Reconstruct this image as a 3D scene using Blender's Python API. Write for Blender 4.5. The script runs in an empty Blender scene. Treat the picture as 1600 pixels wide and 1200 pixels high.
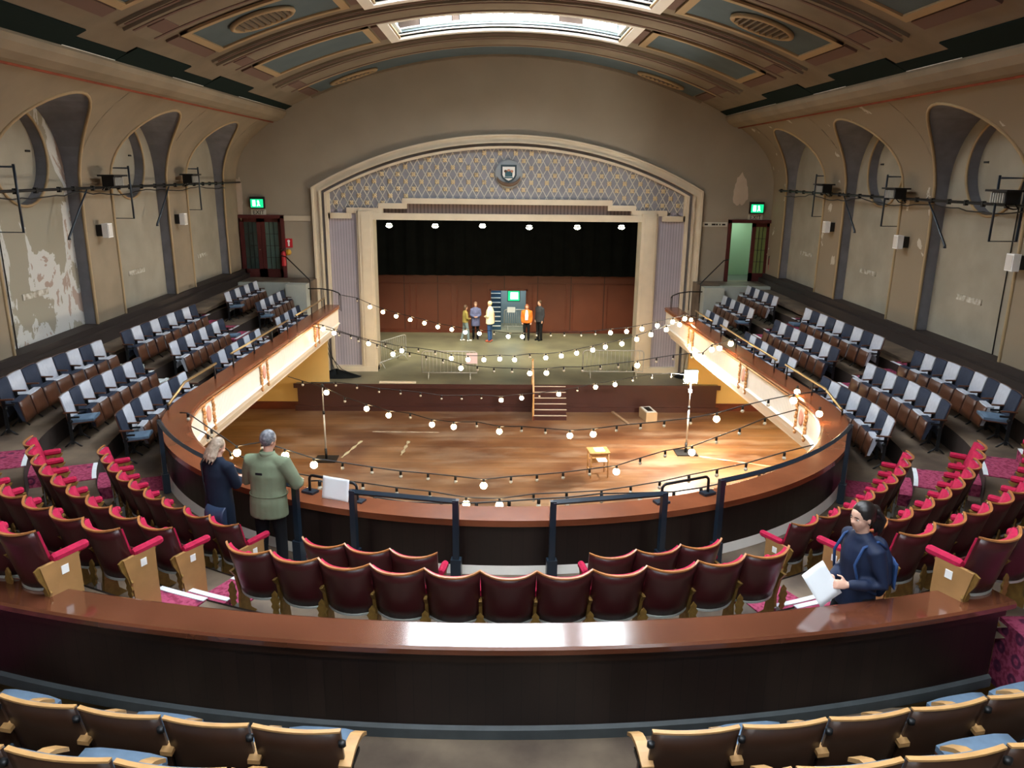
import bpy, math, random
from mathutils import Vector, Matrix
random.seed(7)
SC = bpy.context.scene
COL = SC.collection
PI = math.pi
R_ = math.radians

# ---------------------------------------------------------------- camera
cam_d = bpy.data.cameras.new('camera'); cam = bpy.data.objects.new('camera', cam_d); COL.objects.link(cam)
cam_d.sensor_fit = 'HORIZONTAL'; cam_d.sensor_width = 36; cam_d.lens = 27.0; cam_d.clip_end = 200; cam_d.clip_start = .05
P_, Y_, RO = R_(15.4), R_(1.2), R_(0.65)
fw = Vector((math.sin(Y_)*math.cos(P_), math.cos(Y_)*math.cos(P_), -math.sin(P_)))
rt = fw.cross(Vector((0, 0, 1))).normalized(); up = rt.cross(fw)
rt2 = rt*math.cos(RO)+up*math.sin(RO); up2 = up*math.cos(RO)-rt*math.sin(RO)
m = Matrix((rt2, up2, -fw)).transposed().to_4x4(); m.translation = Vector((-.32, 0, 8.3))
cam.matrix_world = m
SC.camera = cam

# ---------------------------------------------------------------- world, exposure, light levels
SC.view_settings.view_transform = 'Standard'; SC.view_settings.look = 'None'
SC.view_settings.gamma = 1; SC.view_settings.use_curve_mapping = False
SC.view_settings.exposure = 0.35
W = bpy.data.worlds.new('world'); SC.world = W; W.use_nodes = True
W.node_tree.nodes['Background'].inputs[0].default_value = (.8, .9, 1, 1)
W.node_tree.nodes['Background'].inputs[1].default_value = 1.0
SKY_GLASS = 20.0       # daylight through the roof lights
BULB = 55.0            # festoon bulbs
FLOOD = 1900.0          # flood lamp on the right hand stand
STAGE_SPOT = 680.0     # lamps over the stage

# ---------------------------------------------------------------- helpers
def lin(h):
    h = h.lstrip('#'); o = []
    for i in (0, 2, 4):
        c = int(h[i:i+2], 16)/255
        o.append(c/12.92 if c <= .04045 else ((c+.055)/1.055)**2.4)
    return o
MATS = {}
def M(name, hexc, rough=.6, metal=0, var=0, vscale=3, bump=0, bscale=40, emit=0, spec=.5, hex2=None, detail=4):
    if name in MATS: return MATS[name]
    mt = bpy.data.materials.new(name); mt.use_nodes = True; nt = mt.node_tree; b = nt.nodes['Principled BSDF']
    c = lin(hexc); b.inputs['Base Color'].default_value = (*c, 1)
    b.inputs['Roughness'].default_value = rough; b.inputs['Metallic'].default_value = metal
    b.inputs['Specular IOR Level'].default_value = spec
    if emit:
        b.inputs['Emission Color'].default_value = (*c, 1); b.inputs['Emission Strength'].default_value = emit
    tc = nt.nodes.new('ShaderNodeTexCoord')
    if var or hex2:
        n = nt.nodes.new('ShaderNodeTexNoise'); n.inputs['Scale'].default_value = vscale; n.inputs['Detail'].default_value = detail
        nt.links.new(tc.outputs['Object'], n.inputs['Vector'])
        r = nt.nodes.new('ShaderNodeValToRGB'); r.color_ramp.elements[0].position = .35; r.color_ramp.elements[1].position = .68
        c2 = lin(hex2) if hex2 else [min(1, x*(1+var)) for x in c]; c1 = c if hex2 else [x*(1-var) for x in c]
        r.color_ramp.elements[0].color = (*c1, 1); r.color_ramp.elements[1].color = (*c2, 1)
        nt.links.new(n.outputs['Fac'], r.inputs['Fac']); nt.links.new(r.outputs['Color'], b.inputs['Base Color'])
    if bump:
        n = nt.nodes.new('ShaderNodeTexNoise'); n.inputs['Scale'].default_value = bscale
        nt.links.new(tc.outputs['Object'], n.inputs['Vector'])
        bp = nt.nodes.new('ShaderNodeBump'); bp.inputs['Strength'].default_value = bump; bp.inputs['Distance'].default_value = .01
        nt.links.new(n.outputs['Fac'], bp.inputs['Height']); nt.links.new(bp.outputs['Normal'], b.inputs['Normal'])
    MATS[name] = mt
    return mt
def nodes_of(mt): return mt.node_tree.nodes, mt.node_tree.links, mt.node_tree.nodes['Principled BSDF']
def stripes(name, hexc, line, axis, period, width, rough=.5, var=.1, vscale=2, spec=.5, second=None, jitter=.25):
    """boards: dark joint lines every `period` along an object axis, each board slightly different"""
    mt = M(name, hexc, rough, spec=spec)
    N, L, b = nodes_of(mt)
    tc = N.new('ShaderNodeTexCoord'); sx = N.new('ShaderNodeSeparateXYZ'); L.new(tc.outputs['Object'], sx.inputs[0])
    dv = N.new('ShaderNodeMath'); dv.operation = 'DIVIDE'; dv.inputs[1].default_value = period; L.new(sx.outputs[axis], dv.inputs[0])
    fr = N.new('ShaderNodeMath'); fr.operation = 'FRACT'; L.new(dv.outputs[0], fr.inputs[0])
    lt = N.new('ShaderNodeMath'); lt.operation = 'LESS_THAN'; lt.inputs[1].default_value = width; L.new(fr.outputs[0], lt.inputs[0])
    fl = N.new('ShaderNodeMath'); fl.operation = 'FLOOR'; L.new(dv.outputs[0], fl.inputs[0])
    wn = N.new('ShaderNodeTexWhiteNoise'); wn.noise_dimensions = '1D'; L.new(fl.outputs[0], wn.inputs['W'])
    nz = N.new('ShaderNodeTexNoise'); nz.inputs['Scale'].default_value = vscale; nz.inputs['Detail'].default_value = 5; L.new(tc.outputs['Object'], nz.inputs['Vector'])
    c = lin(hexc); c2 = lin(second) if second else [min(1, x*(1+var*2)) for x in c]
    mx = N.new('ShaderNodeMix'); mx.data_type = 'RGBA'; mx.inputs['A'].default_value = (*c, 1); mx.inputs['B'].default_value = (*c2, 1)
    rp = N.new('ShaderNodeMapRange'); rp.inputs['From Min'].default_value = .38; rp.inputs['From Max'].default_value = .66; L.new(nz.outputs['Fac'], rp.inputs['Value'])
    L.new(rp.outputs['Result'], mx.inputs['Factor'])
    hs = N.new('ShaderNodeHueSaturation'); L.new(mx.outputs['Result'], hs.inputs['Color'])
    vr = N.new('ShaderNodeMapRange'); vr.inputs['To Min'].default_value = 1-jitter; vr.inputs['To Max'].default_value = 1+jitter; L.new(wn.outputs['Value'], vr.inputs['Value']); L.new(vr.outputs['Result'], hs.inputs['Value'])
    m2 = N.new('ShaderNodeMix'); m2.data_type = 'RGBA'; L.new(hs.outputs['Color'], m2.inputs['A']); m2.inputs['B'].default_value = (*lin(line), 1); L.new(lt.outputs[0], m2.inputs['Factor'])
    L.new(m2.outputs['Result'], b.inputs['Base Color'])
    return mt

class MB:
    def __init__(s): s.v = []; s.f = []; s.m = []; s.s = []
    def add(s, vs, fs, m=0, smooth=False):
        o = len(s.v); s.v.extend([tuple(p) for p in vs])
        for f in fs: s.f.append(tuple(i+o for i in f)); s.m.append(m); s.s.append(smooth)
        return s
    def box(s, x0, x1, y0, y1, z0, z1, m=0, mat=None):
        vs = [Vector(p) for p in ((x0,y0,z0),(x1,y0,z0),(x1,y1,z0),(x0,y1,z0),(x0,y0,z1),(x1,y0,z1),(x1,y1,z1),(x0,y1,z1))]
        if mat is not None: vs = [mat @ p for p in vs]
        return s.add(vs, [(3,2,1,0),(4,5,6,7),(0,1,5,4),(1,2,6,5),(2,3,7,6),(3,0,4,7)], m)
    def bbox(s, x0, x1, y0, y1, z0, z1, r, m=0, mat=None):
        """box with rounded long edges: octagonal in xz, extruded on y, ends shrunk"""
        oc = [(x0+r,z0),(x1-r,z0),(x1,z0+r),(x1,z1-r),(x1-r,z1),(x0+r,z1),(x0,z1-r),(x0,z0+r)]
        cx, cz = (x0+x1)/2, (z0+z1)/2; rings = []
        for y, k in ((y0, .75), (y0+r, 1), (y1-r, 1), (y1, .75)):
            rings.append([Vector((cx+(a-cx)*k, y, cz+(b-cz)*k)) for a, b in oc])
        vs = [p for q in rings for p in q]
        if mat is not None: vs = [mat @ p for p in vs]
        fs = [tuple(range(7, -1, -1)), tuple(range(24, 32))]
        for i in range(3):
            for j in range(8): fs.append((i*8+j, i*8+(j+1) % 8, (i+1)*8+(j+1) % 8, (i+1)*8+j))
        return s.add(vs, fs, m, False)
    def tube(s, pts, r, n=8, m=0, cap=True, smooth=True, closed=False):
        pts = [Vector(p) for p in pts]; k = len(pts)
        rs = r if isinstance(r, (list, tuple)) else [r]*k
        vs = []; prev = None
        for i, p in enumerate(pts):
            if closed: d = pts[(i+1) % k]-pts[i-1]
            else: d = pts[min(i+1, k-1)]-pts[max(i-1, 0)]
            if d.length < 1e-9: d = Vector((0, 0, 1))
            d.normalize()
            if prev is None:
                a = d.cross(Vector((0, 0, 1)))
                if a.length < .2: a = d.cross(Vector((1, 0, 0)))
            else: a = prev-d*prev.dot(d)
            a.normalize(); prev = a; b = d.cross(a)
            for j in range(n):
                t = 2*PI*j/n; vs.append(p+(a*math.cos(t)+b*math.sin(t))*rs[i])
        fs = []
        for i in range(k if closed else k-1):
            i2 = (i+1) % k
            for j in range(n): fs.append((i*n+j, i*n+(j+1) % n, i2*n+(j+1) % n, i2*n+j))
        s.add(vs, fs, m, smooth)
        if cap and not closed:
            o = len(s.v)-k*n
            s.f += [tuple(o+j for j in range(n-1, -1, -1)), tuple(o+(k-1)*n+j for j in range(n))]; s.m += [m, m]; s.s += [False, False]
        return s
    def lathe(s, prof, c=(0, 0, 0), n=16, m=0, smooth=True, axis='z'):
        vs = []; k = len(prof)
        for r, z in prof:
            for j in range(n):
                t = 2*PI*j/n
                p = (r*math.cos(t), r*math.sin(t), z) if axis == 'z' else ((r*math.cos(t), z, r*math.sin(t)) if axis == 'y' else (z, r*math.cos(t), r*math.sin(t)))
                vs.append((c[0]+p[0], c[1]+p[1], c[2]+p[2]))
        fs = [(i*n+j, i*n+(j+1) % n, (i+1)*n+(j+1) % n, (i+1)*n+j) for i in range(k-1) for j in range(n)]
        fs += [tuple(range(n-1, -1, -1)), tuple((k-1)*n+j for j in range(n))]
        return s.add(vs, fs, m, smooth)
    def ball(s, c, r, m=0, n=10, sc=(1, 1, 1)):
        vs = []; fs = []; k = n//2+1
        for i in range(k+1):
            a = PI*i/k
            for j in range(n):
                t = 2*PI*j/n
                vs.append((c[0]+r*sc[0]*math.sin(a)*math.cos(t), c[1]+r*sc[1]*math.sin(a)*math.sin(t), c[2]-r*sc[2]*math.cos(a)))
        for i in range(k):
            for j in range(n): fs.append((i*n+j, i*n+(j+1) % n, (i+1)*n+(j+1) % n, (i+1)*n+j))
        return s.add(vs, fs, m, True)
    def shell(s, fn, nu, nv, off, m=0, m_back=None, m_rim=None, smooth=True):
        """fn(u,v)->point on 0..1; off: vector or fn(u,v)->vector; closed slab"""
        A = [[Vector(fn(i/nu, j/nv)) for j in range(nv+1)] for i in range(nu+1)]
        o = (lambda u, v: Vector(off)) if not callable(off) else off
        B = [[A[i][j]+Vector(o(i/nu, j/nv)) for j in range(nv+1)] for i in range(nu+1)]
        w = nv+1; vs = [p for r in A for p in r]+[p for r in B for p in r]; t = (nu+1)*w
        mb_ = m if m_back is None else m_back; mr = m if m_rim is None else m_rim
        fA = [(i*w+j, (i+1)*w+j, (i+1)*w+j+1, i*w+j+1) for i in range(nu) for j in range(nv)]
        base = len(s.v); s.v.extend([tuple(p) for p in vs])
        def put(fs, mm, sm):
            for f in fs: s.f.append(tuple(base+i for i in f)); s.m.append(mm); s.s.append(sm)
        put(fA, m, smooth); put([tuple(t+i for i in reversed(f)) for f in fA], mb_, smooth)
        rim = []
        for i in range(nu): rim += [(i*w, t+i*w, t+(i+1)*w, (i+1)*w), (i*w+nv, (i+1)*w+nv, t+(i+1)*w+nv, t+i*w+nv)]
        for j in range(nv): rim += [(j, j+1, t+j+1, t+j), (nu*w+j, t+nu*w+j, t+nu*w+j+1, nu*w+j+1)]
        put(rim, mr, False)
        return s
    def extr(s, poly, a, b, axis='y', m=0, smooth=False, cap=True):
        n = len(poly)
        def P(p, t): return {'y': (p[0], t, p[1]), 'x': (t, p[0], p[1]), 'z': (p[0], p[1], t)}[axis]
        vs = [P(p, a) for p in poly]+[P(p, b) for p in poly]
        fs = [(i, (i+1) % n, n+(i+1) % n, n+i) for i in range(n)]
        s.add(vs, fs, m, smooth)
        if cap:
            o = len(s.v)-2*n
            s.f += [tuple(o+i for i in range(n-1, -1, -1)), tuple(o+n+i for i in range(n))]; s.m += [m, m]; s.s += [False, False]
        return s
    def build(s, name, mats, parent=None, loc=None, rot=None, fix=True):
        me = bpy.data.meshes.new(name); me.from_pydata(s.v, [], s.f)
        if not isinstance(mats, (list, tuple)): mats = [mats]
        for x in mats: me.materials.append(x)
        me.polygons.foreach_set('material_index', s.m); me.polygons.foreach_set('use_smooth', s.s)
        if fix:
            import bmesh
            bm = bmesh.new(); bm.from_mesh(me); bmesh.ops.recalc_face_normals(bm, faces=bm.faces); bm.to_mesh(me); bm.free()
        me.update()
        o = bpy.data.objects.new(name, me); COL.objects.link(o)
        if parent is not None: o.parent = parent
        if loc is not None: o.location = loc
        if rot is not None: o.rotation_euler = rot
        return o

def tag(o, label=None, cat=None, group=None, kind=None):
    if label: o['label'] = label
    if cat: o['category'] = cat
    if group: o['group'] = group
    if kind: o['kind'] = kind
    return o
def struct(o, label=None):
    o['kind'] = 'structure'
    if label: o['label'] = label
    return o
def empty(name, loc=(0, 0, 0), rz=0):
    o = bpy.data.objects.new(name, None); COL.objects.link(o); o.location = loc; o.rotation_euler = (0, 0, rz); o.empty_display_size = .1
    return o
def children(o): return [c for c in o.children]
KIDS = {}
def kid_map():
    KIDS.clear()
    for o in bpy.data.objects:
        if o.parent: KIDS.setdefault(o.parent.name, []).append(o)
def copy_tree(o, parent=None, loc=None, rz=None, scale=None):
    c = o.copy(); COL.objects.link(c)
    if parent is not None: c.parent = parent
    if loc is not None: c.location = loc
    if rz is not None: c.rotation_euler = (0, 0, rz)
    if scale is not None: c.scale = scale
    for k in KIDS.get(o.name, []): copy_tree(k, c)
    return c
def text_mesh(txt, size, mat, parent, loc, rot, depth=.004, name='lettering'):
    cu = bpy.data.curves.new(name, 'FONT'); cu.body = txt; cu.size = size; cu.extrude = depth; cu.align_x = 'CENTER'; cu.align_y = 'CENTER'
    t = bpy.data.objects.new(name+'_tmp', cu); COL.objects.link(t)
    bpy.context.view_layer.update()
    me = bpy.data.meshes.new_from_object(t.evaluated_get(bpy.context.evaluated_depsgraph_get()))
    bpy.data.objects.remove(t); bpy.data.curves.remove(cu)
    me.materials.clear(); me.materials.append(mat)
    o = bpy.data.objects.new(name, me); COL.objects.link(o); o.location = loc; o.rotation_euler = rot
    if parent is not None: o.parent = parent
    return o

# ---------------------------------------------------------------- plan of the hall
CX, CY = -.12, 13.87           # centre of the horseshoe
def interp(x, xs, ys):
    if x <= xs[0]: return ys[0]
    for i in range(1, len(xs)):
        if x <= xs[i]: return ys[i-1]+(ys[i]-ys[i-1])*(x-xs[i-1])/(xs[i]-xs[i-1])
    return ys[-1]
def fl(y): return interp(y, [4, 7, 12, 15, 26], [3.8, 3.75, 3.5, 3.38, 3.15])
def zpar(y): return 4.40-.028*(max(y, 8.2)-8.25)
RISE = .33
ROWR = [(6.72, .27), (7.55, .38), (8.37, .2), (9.22, .1), (10.05, 0)]
def rowR(k, th): c = max(0, math.cos(th)); return ROWR[k][0]+ROWR[k][1]*c**4
def path(Rf, s):
    """point, outward normal, theta at arclength-like s (s in terms of theta for the arc, metres beyond)"""
    sg = 1 if s >= 0 else -1; a = abs(s)
    if a <= PI/2:
        r = Rf(a); return Vector((CX+sg*r*math.sin(a), CY-r*math.cos(a), 0)), Vector((sg*math.sin(a), -math.cos(a), 0))
    r = Rf(PI/2); return Vector((CX+sg*r, CY+(a-PI/2)*7, 0)), Vector((sg, 0, 0))
def s_of(R, side, x=None, y=None):
    if y >= CY: return side*(PI/2+(y-CY)/7)
    if x is not None: return side*math.atan2(abs(x-CX), CY-y)
    return side*math.acos(min(1, (CY-y)/R))

# ---------------------------------------------------------------- materials
m_plaster = M('aged_cream_plaster', '#958d7d', .85, var=.1, vscale=1.3, bump=.2, spec=.2)
m_endwall = M('end_wall_plaster', '#968c7d', .85, var=.05, vscale=.8, spec=.2)
m_cove = M('tan_cove_plaster', '#877965', .85, var=.1, vscale=1.1, spec=.2)
m_slate = M('slate_blue_paint', '#76767b', .8, var=.12, vscale=3, spec=.2)
m_cream = M('cream_paint', '#cfc3ac', .6, var=.05, vscale=2)
m_creamw = M('white_cream_paint', '#e9e5dc', .45, var=.03, vscale=2)
m_flute = stripes('fluted_white_panel', '#e6e1d8', '#bdb5a8', 1, .085, .16, .45, .02, 2, jitter=.02)
m_lav = stripes('lavender_ribbed_paint', '#9d98a3', '#7e7984', 0, .1, .2, .6, .03, 3, jitter=.03)
m_mauve = stripes('mauve_ribbed_pelmet', '#7b6a64', '#5d4f4b', 0, .13, .35, .7, .03, 3, jitter=.05)
m_grille = M('grey_grille_back', '#858790', .7, var=.08, vscale=4)
m_lattice = M('pale_lattice', '#c3c0b6', .6)
m_rosette = M('cream_rosette', '#cdbb97', .6)
m_ceil = M('ceiling_tan', '#7b7060', .9, var=.1, vscale=1.2, spec=.15)
m_ceilmauve = M('ceiling_mauve_line', '#6c5850', .9, spec=.1)
m_ceilblue = M('ceiling_blue_grey', '#566266', .9, var=.06, vscale=1.5, spec=.1)
m_ceilcream = M('ceiling_cream', '#a08a6a', .85, spec=.15)
m_terra = M('terracotta_paint', '#8c4733', .8, var=.2, vscale=3, spec=.2)
m_dark = M('dark_trough_and_shade', '#15211f', .9, spec=.1)  # also colours the shade strips painted along the ceiling edges
m_black = M('black_paint', '#0d0d0e', .5)
m_blackcloth = M('black_drape', '#15181a', .95, var=.15, vscale=2, spec=.1)
m_navyrail = M('dark_navy_rail_paint', '#1b2733', .3, spec=.6)
m_iron = M('black_iron', '#17181a', .45, metal=.3)
m_steel = M('galvanised_steel', '#b0b0aa', .4, metal=.35)
m_brass = M('worn_brass', '#a98f62', .35, metal=.8)
m_gold = M('antique_gold_bracket', '#8b6a34', .5, metal=.4, var=.15, vscale=20)
m_redplush = M('crimson_plush', '#a81c40', .85, var=.12, vscale=25, bump=.15, bscale=200, spec=.2)
m_maroon = M('maroon_vinyl_back', '#3f1719', .32, var=.1, vscale=4, spec=.5)
m_veneer = M('orange_veneer_edge', '#a0673a', .3, var=.15, vscale=9)
m_lightwood = M('light_oak', '#b58b58', .4, var=.15, vscale=8)
m_endwood = M('end_panel_wood', '#a3794a', .45, var=.12, vscale=5)
m_ply = M('brown_plywood', '#4e2d1b', .4, var=.2, vscale=5)
m_plydark = M('dark_brown_seat_back', '#3a2519', .35, var=.2, vscale=4)
m_navy = M('navy_upholstery', '#2b313f', .85, var=.08, vscale=20, bump=.1, bscale=200, spec=.2)
m_pale = M('pale_grey_upholstery', '#a9acb4', .85, var=.05, vscale=20, bump=.1, bscale=200, spec=.2)
m_blueseat = M('slate_blue_upholstery', '#586b7e', .85, var=.06, vscale=20, spec=.2)
m_white = M('white_label', '#e9e9e6', .6)
m_paper = M('white_paper', '#eef2f5', .7)
m_darkwood = M('dark_stained_boards', '#26160f', .3, var=.2, vscale=2)
m_boards = stripes('dark_stained_boarding', '#1a100d', '#070505', 0, .13, .05, .38, .15, 2, jitter=.2)
m_redbrown = M('red_brown_wood', '#5a2a1c', .35, var=.15, vscale=3)
m_stagefront = M('maroon_stage_front', '#381a17', .45, var=.12, vscale=2)
m_panelwood = stripes('stage_back_panelling', '#5c2d1c', '#3a1a10', 0, 1.55, .03, .45, .08, 1.2, jitter=.12)
m_yellow = M('yellow_wall_paint', '#c7a867', .6, var=.05, vscale=1)
m_greenlit = M('lit_green_sign', '#12b877', .5, emit=1.3)
m_lit = M('lit_white_sign', '#d8fff0', .5, emit=3.2)
m_red = M('fire_red', '#b31f2b', .4)
m_yel = M('yellow_notice', '#c99a2c', .5)
m_nosing = M('pale_step_nosing', '#d3d8dc', .5, var=.06, vscale=9)
m_stepw = M('white_painted_step', '#b9c2bf', .6, var=.1, vscale=4)
m_glass = M('door_glass', '#2b3a38', .15, spec=.6)
m_skin = M('skin', '#c99a84', .5); m_skin2 = M('skin_fair', '#d6a892', .5)
# floors
m_tier = M('worn_gallery_boards', '#4a3d33', .55, var=.3, vscale=1.6, hex2='#786856', detail=6)
m_riser = M('dark_riser', '#2c211b', .7)
m_deck = M('stage_deck_paint', '#5a5646', .42, hex2='#78735a', vscale=.7)

def main_floor_mat():
    mt = stripes('dance_floor_boards', '#54331f', '#2a180f', 1, .085, .06, .26, .2, .45, second='#7d5a3c', jitter=.18)
    N, L, b = nodes_of(mt)
    src = b.inputs['Base Color'].links[0].from_socket
    tc = N.new('ShaderNodeTexCoord'); mp = N.new('ShaderNodeMapping'); mp.inputs['Scale'].default_value = (.35, 1.2, 1); L.new(tc.outputs['Object'], mp.inputs[0])
    n = N.new('ShaderNodeTexNoise'); n.inputs['Scale'].default_value = 1.1; n.inputs['Detail'].default_value = 8; n.inputs['Roughness'].default_value = .65; L.new(mp.outputs[0], n.inputs['Vector'])
    r = N.new('ShaderNodeMapRange'); r.inputs['From Min'].default_value = .48; r.inputs['From Max'].default_value = .7; L.new(n.outputs['Fac'], r.inputs['Value'])
    mx = N.new('ShaderNodeMix'); mx.data_type = 'RGBA'; L.new(src, mx.inputs['A']); mx.inputs['B'].default_value = (*lin('#94806c'), 1)
    ml = N.new('ShaderNodeMath'); ml.operation = 'MULTIPLY'; ml.inputs[1].default_value = .6; L.new(r.outputs['Result'], ml.inputs[0]); L.new(ml.outputs[0], mx.inputs['Factor'])
    L.new(mx.outputs['Result'], b.inputs['Base Color'])
    rr = N.new('ShaderNodeMapRange'); rr.inputs['To Min'].default_value = .22; rr.inputs['To Max'].default_value = .45; L.new(n.outputs['Fac'], rr.inputs['Value']); L.new(rr.outputs['Result'], b.inputs['Roughness'])
    return mt
m_dance = main_floor_mat()
def carpet_mat(name, base, dark):
    mt = M(name, base, .95, spec=.1); N, L, b = nodes_of(mt)
    tc = N.new('ShaderNodeTexCoord')
    v = N.new('ShaderNodeTexVoronoi'); v.inputs['Scale'].default_value = 5.5; v.inputs['Randomness'].default_value = .15; L.new(tc.outputs['Object'], v.inputs['Vector'])
    rp = N.new('ShaderNodeValToRGB'); e = rp.color_ramp.elements; e[0].position = 0; e[0].color = (0, 0, 0, 1); e[1].position = 1; e[1].color = (0, 0, 0, 1)
    for p, c in ((.14, 0), (.2, .8), (.3, .8), (.36, 0)):
        x = e.new(p); x.color = (c, c, c, 1)
    L.new(v.outputs['Distance'], rp.inputs['Fac'])
    n = N.new('ShaderNodeTexNoise'); n.inputs['Scale'].default_value = 22; n.inputs['Detail'].default_value = 3; L.new(tc.outputs['Object'], n.inputs['Vector'])
    r2 = N.new('ShaderNodeMapRange'); r2.inputs['From Min'].default_value = .45; r2.inputs['From Max'].default_value = .6; L.new(n.outputs['Fac'], r2.inputs['Value'])
    mx = N.new('ShaderNodeMix'); mx.data_type = 'RGBA'; mx.inputs['A'].default_value = (*lin(base), 1); mx.inputs['B'].default_value = (*lin(dark), 1); L.new(r2.outputs['Result'], mx.inputs['Factor'])
    m2 = N.new('ShaderNodeMix'); m2.data_type = 'RGBA'; L.new(mx.outputs['Result'], m2.inputs['A']); m2.inputs['B'].default_value = (*lin('#3a2038'), 1); L.new(rp.outputs['Color'], m2.inputs['Factor'])
    L.new(m2.outputs['Result'], b.inputs['Base Color'])
    return mt
m_carpet = carpet_mat('patterned_crimson_carpet', '#9c4560', '#7a2c44')
def peeled_mat():
    mt = M('peeling_plaster', '#a49c88', .85, spec=.2); N, L, b = nodes_of(mt)
    tc = N.new('ShaderNodeTexCoord')
    mp = N.new('ShaderNodeMapping'); mp.inputs['Scale'].default_value = (1, 1.1, .55); L.new(tc.outputs['Object'], mp.inputs[0])
    n = N.new('ShaderNodeTexNoise'); n.inputs['Scale'].default_value = .8; n.inputs['Detail'].default_value = 9; n.inputs['Roughness'].default_value = .6; n.inputs['Distortion'].default_value = .5; L.new(mp.outputs[0], n.inputs['Vector'])
    rp = N.new('ShaderNodeValToRGB'); rp.color_ramp.interpolation = 'CONSTANT'; e = rp.color_ramp.elements
    e[0].position = 0; e[0].color = (*lin('#8f8878'), 1); e[1].position = .5; e[1].color = (*lin('#b7b5af'), 1)
    x = e.new(.57); x.color = (*lin('#99867a'), 1); x = e.new(.64); x.color = (*lin('#8a7468'), 1)
    L.new(n.outputs['Fac'], rp.inputs['Fac']); L.new(rp.outputs['Color'], b.inputs['Base Color'])
    return mt
m_peel = peeled_mat()
m_peelcove = M('flaked_tan_cove', '#b39c7c', .85, spec=.2)
def flake(mt, thr=.6):
    N, L, b = nodes_of(mt)
    tc = N.new('ShaderNodeTexCoord'); n = N.new('ShaderNodeTexNoise'); n.inputs['Scale'].default_value = 1.7; n.inputs['Detail'].default_value = 8; L.new(tc.outputs['Object'], n.inputs['Vector'])
    rp = N.new('ShaderNodeValToRGB'); rp.color_ramp.interpolation = 'CONSTANT'; e = rp.color_ramp.elements
    e[0].color = (*lin('#877965'), 1); e[1].position = thr; e[1].color = (*lin('#b5aa9a'), 1)
    L.new(n.outputs['Fac'], rp.inputs['Fac']); L.new(rp.outputs['Color'], b.inputs['Base Color'])
flake(m_peelcove, .655)
# ================================================================ SETTING
# main floor
f = MB().box(-10.2, 10.2, 4.5, 26.7, -.1, 0).build('floor', m_dance); struct(f)
# stage platform
mb = MB()
mb.extr([(-7.45, 26.35), (7.65, 26.35), (7.65, 28.9), (6.4, 28.9), (6.4, 35.7), (-6.4, 35.7), (-6.4, 28.9), (-7.45, 28.9)], .93, 1.0, 'z', 0)
mb.extr([(-7.4, 26.42), (7.6, 26.42), (7.6, 28.9), (-7.4, 28.9)], 0, .93, 'z', 1)
mb.box(-7.5, 7.7, 26.3, 26.36, .86, 1.02, 1); mb.box(-7.5, 7.7, 26.36, 26.42, 0, .18, 1)
mb.box(-3.2, 3.0, 26.405, 26.42, .28, .30, 1)
o = mb.build('stage_platform', [m_deck, m_stagefront]); struct(o)
# stage shell
mb = MB()
mb.box(-6.5, -6.4, 28.7, 35.7, 1, 8.2, 0); mb.box(6.4, 6.5, 28.7, 35.7, 1, 8.2, 0); mb.box(-6.5, 6.5, 28.7, 35.8, 8.2, 8.3, 0)
o = mb.build('wall_stage_sides', m_blackcloth); struct(o)
mb = MB()
mb.box(-6.4, -.62, 35.6, 35.7, 1, 3.75, 0); mb.box(1.05, 6.4, 35.6, 35.7, 1, 3.75, 0); mb.box(-.62, 1.05, 35.6, 35.7, 3.0, 3.75, 0)
mb.box(-6.4, 6.4, 35.54, 35.6, 3.66, 3.78, 1); mb.box(-6.4, -.66, 35.56, 35.6, 3.3, 3.34, 1); mb.box(1.1, 6.4, 35.56, 35.6, 3.3, 3.34, 1)
for x in (-6.0, -4.4, -4.1, -2.5, -2.2, -.8, 1.3, 2.9, 3.2, 4.8): mb.box(x, x+.06, 35.575, 35.6, 1.1, 3.3, 1)
for x in (-.66, 1.05): mb.box(x-.02, x+.06, 35.55, 35.7, 1, 3.06, 1)
mb.box(-.66, 1.1, 35.55, 35.7, 3.0, 3.08, 1); mb.box(-6.4, -.66, 35.56, 35.6, 1, 1.14, 1); mb.box(1.1, 6.4, 35.56, 35.6, 1, 1.14, 1)
o = mb.build('wall_stage_back', [m_panelwood, m_redbrown]); struct(o)
def dr(u, v):
    x = -6.4+12.8*u; return (x, 35.45+.05*math.sin(x*9)+.02*math.sin(x*23), 3.7+4.5*v)
o = MB().shell(dr, 160, 2, (0, .02, 0)).build('stage_drape', m_blackcloth); tag(o, 'black drape hanging across the back of the stage above the wood panelling', 'drape')
# lobby behind the stage doorway
mb = MB(); mb.box(-1.6, 1.9, 38.0, 38.1, 1, 3.6, 0); mb.box(-1.7, -1.6, 35.7, 38.1, 1, 3.6, 0); mb.box(1.9, 2.0, 35.7, 38.1, 1, 3.6, 0); mb.box(-1.7, 2.0, 35.7, 38.1, 3.5, 3.6, 0); mb.box(-1.7, 2.0, 35.7, 38.1, .95, 1.0, 1)
o = mb.build('wall_lobby', [M('lobby_grey_blue', '#8fa0a4', .7), M('lobby_floor', '#8a8672', .6)]); struct(o)
ld = bpy.data.lights.new('lobby_lamp', 'AREA'); ld.energy = 28; ld.size = .9; ld.color = (.8, .95, 1); lo = bpy.data.objects.new('lobby_lamp', ld); COL.objects.link(lo); lo.location = (.4, 36.8, 3.45)
tag(lo, 'ceiling light of the lobby behind the stage doorway', 'lamp')
mb = MB(); mt2 = MB()
for i in range(9):
    mb.box(-1.5, -.12, 36.3+.16*i, 37.9, 1+.2*i, 1.2+.2*i)
st = mb.build('staircase', M('blue_stair_paint', '#1f4560', .5)); tag(st, 'blue staircase with white nosings seen through the stage doorway', 'staircase')
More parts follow.
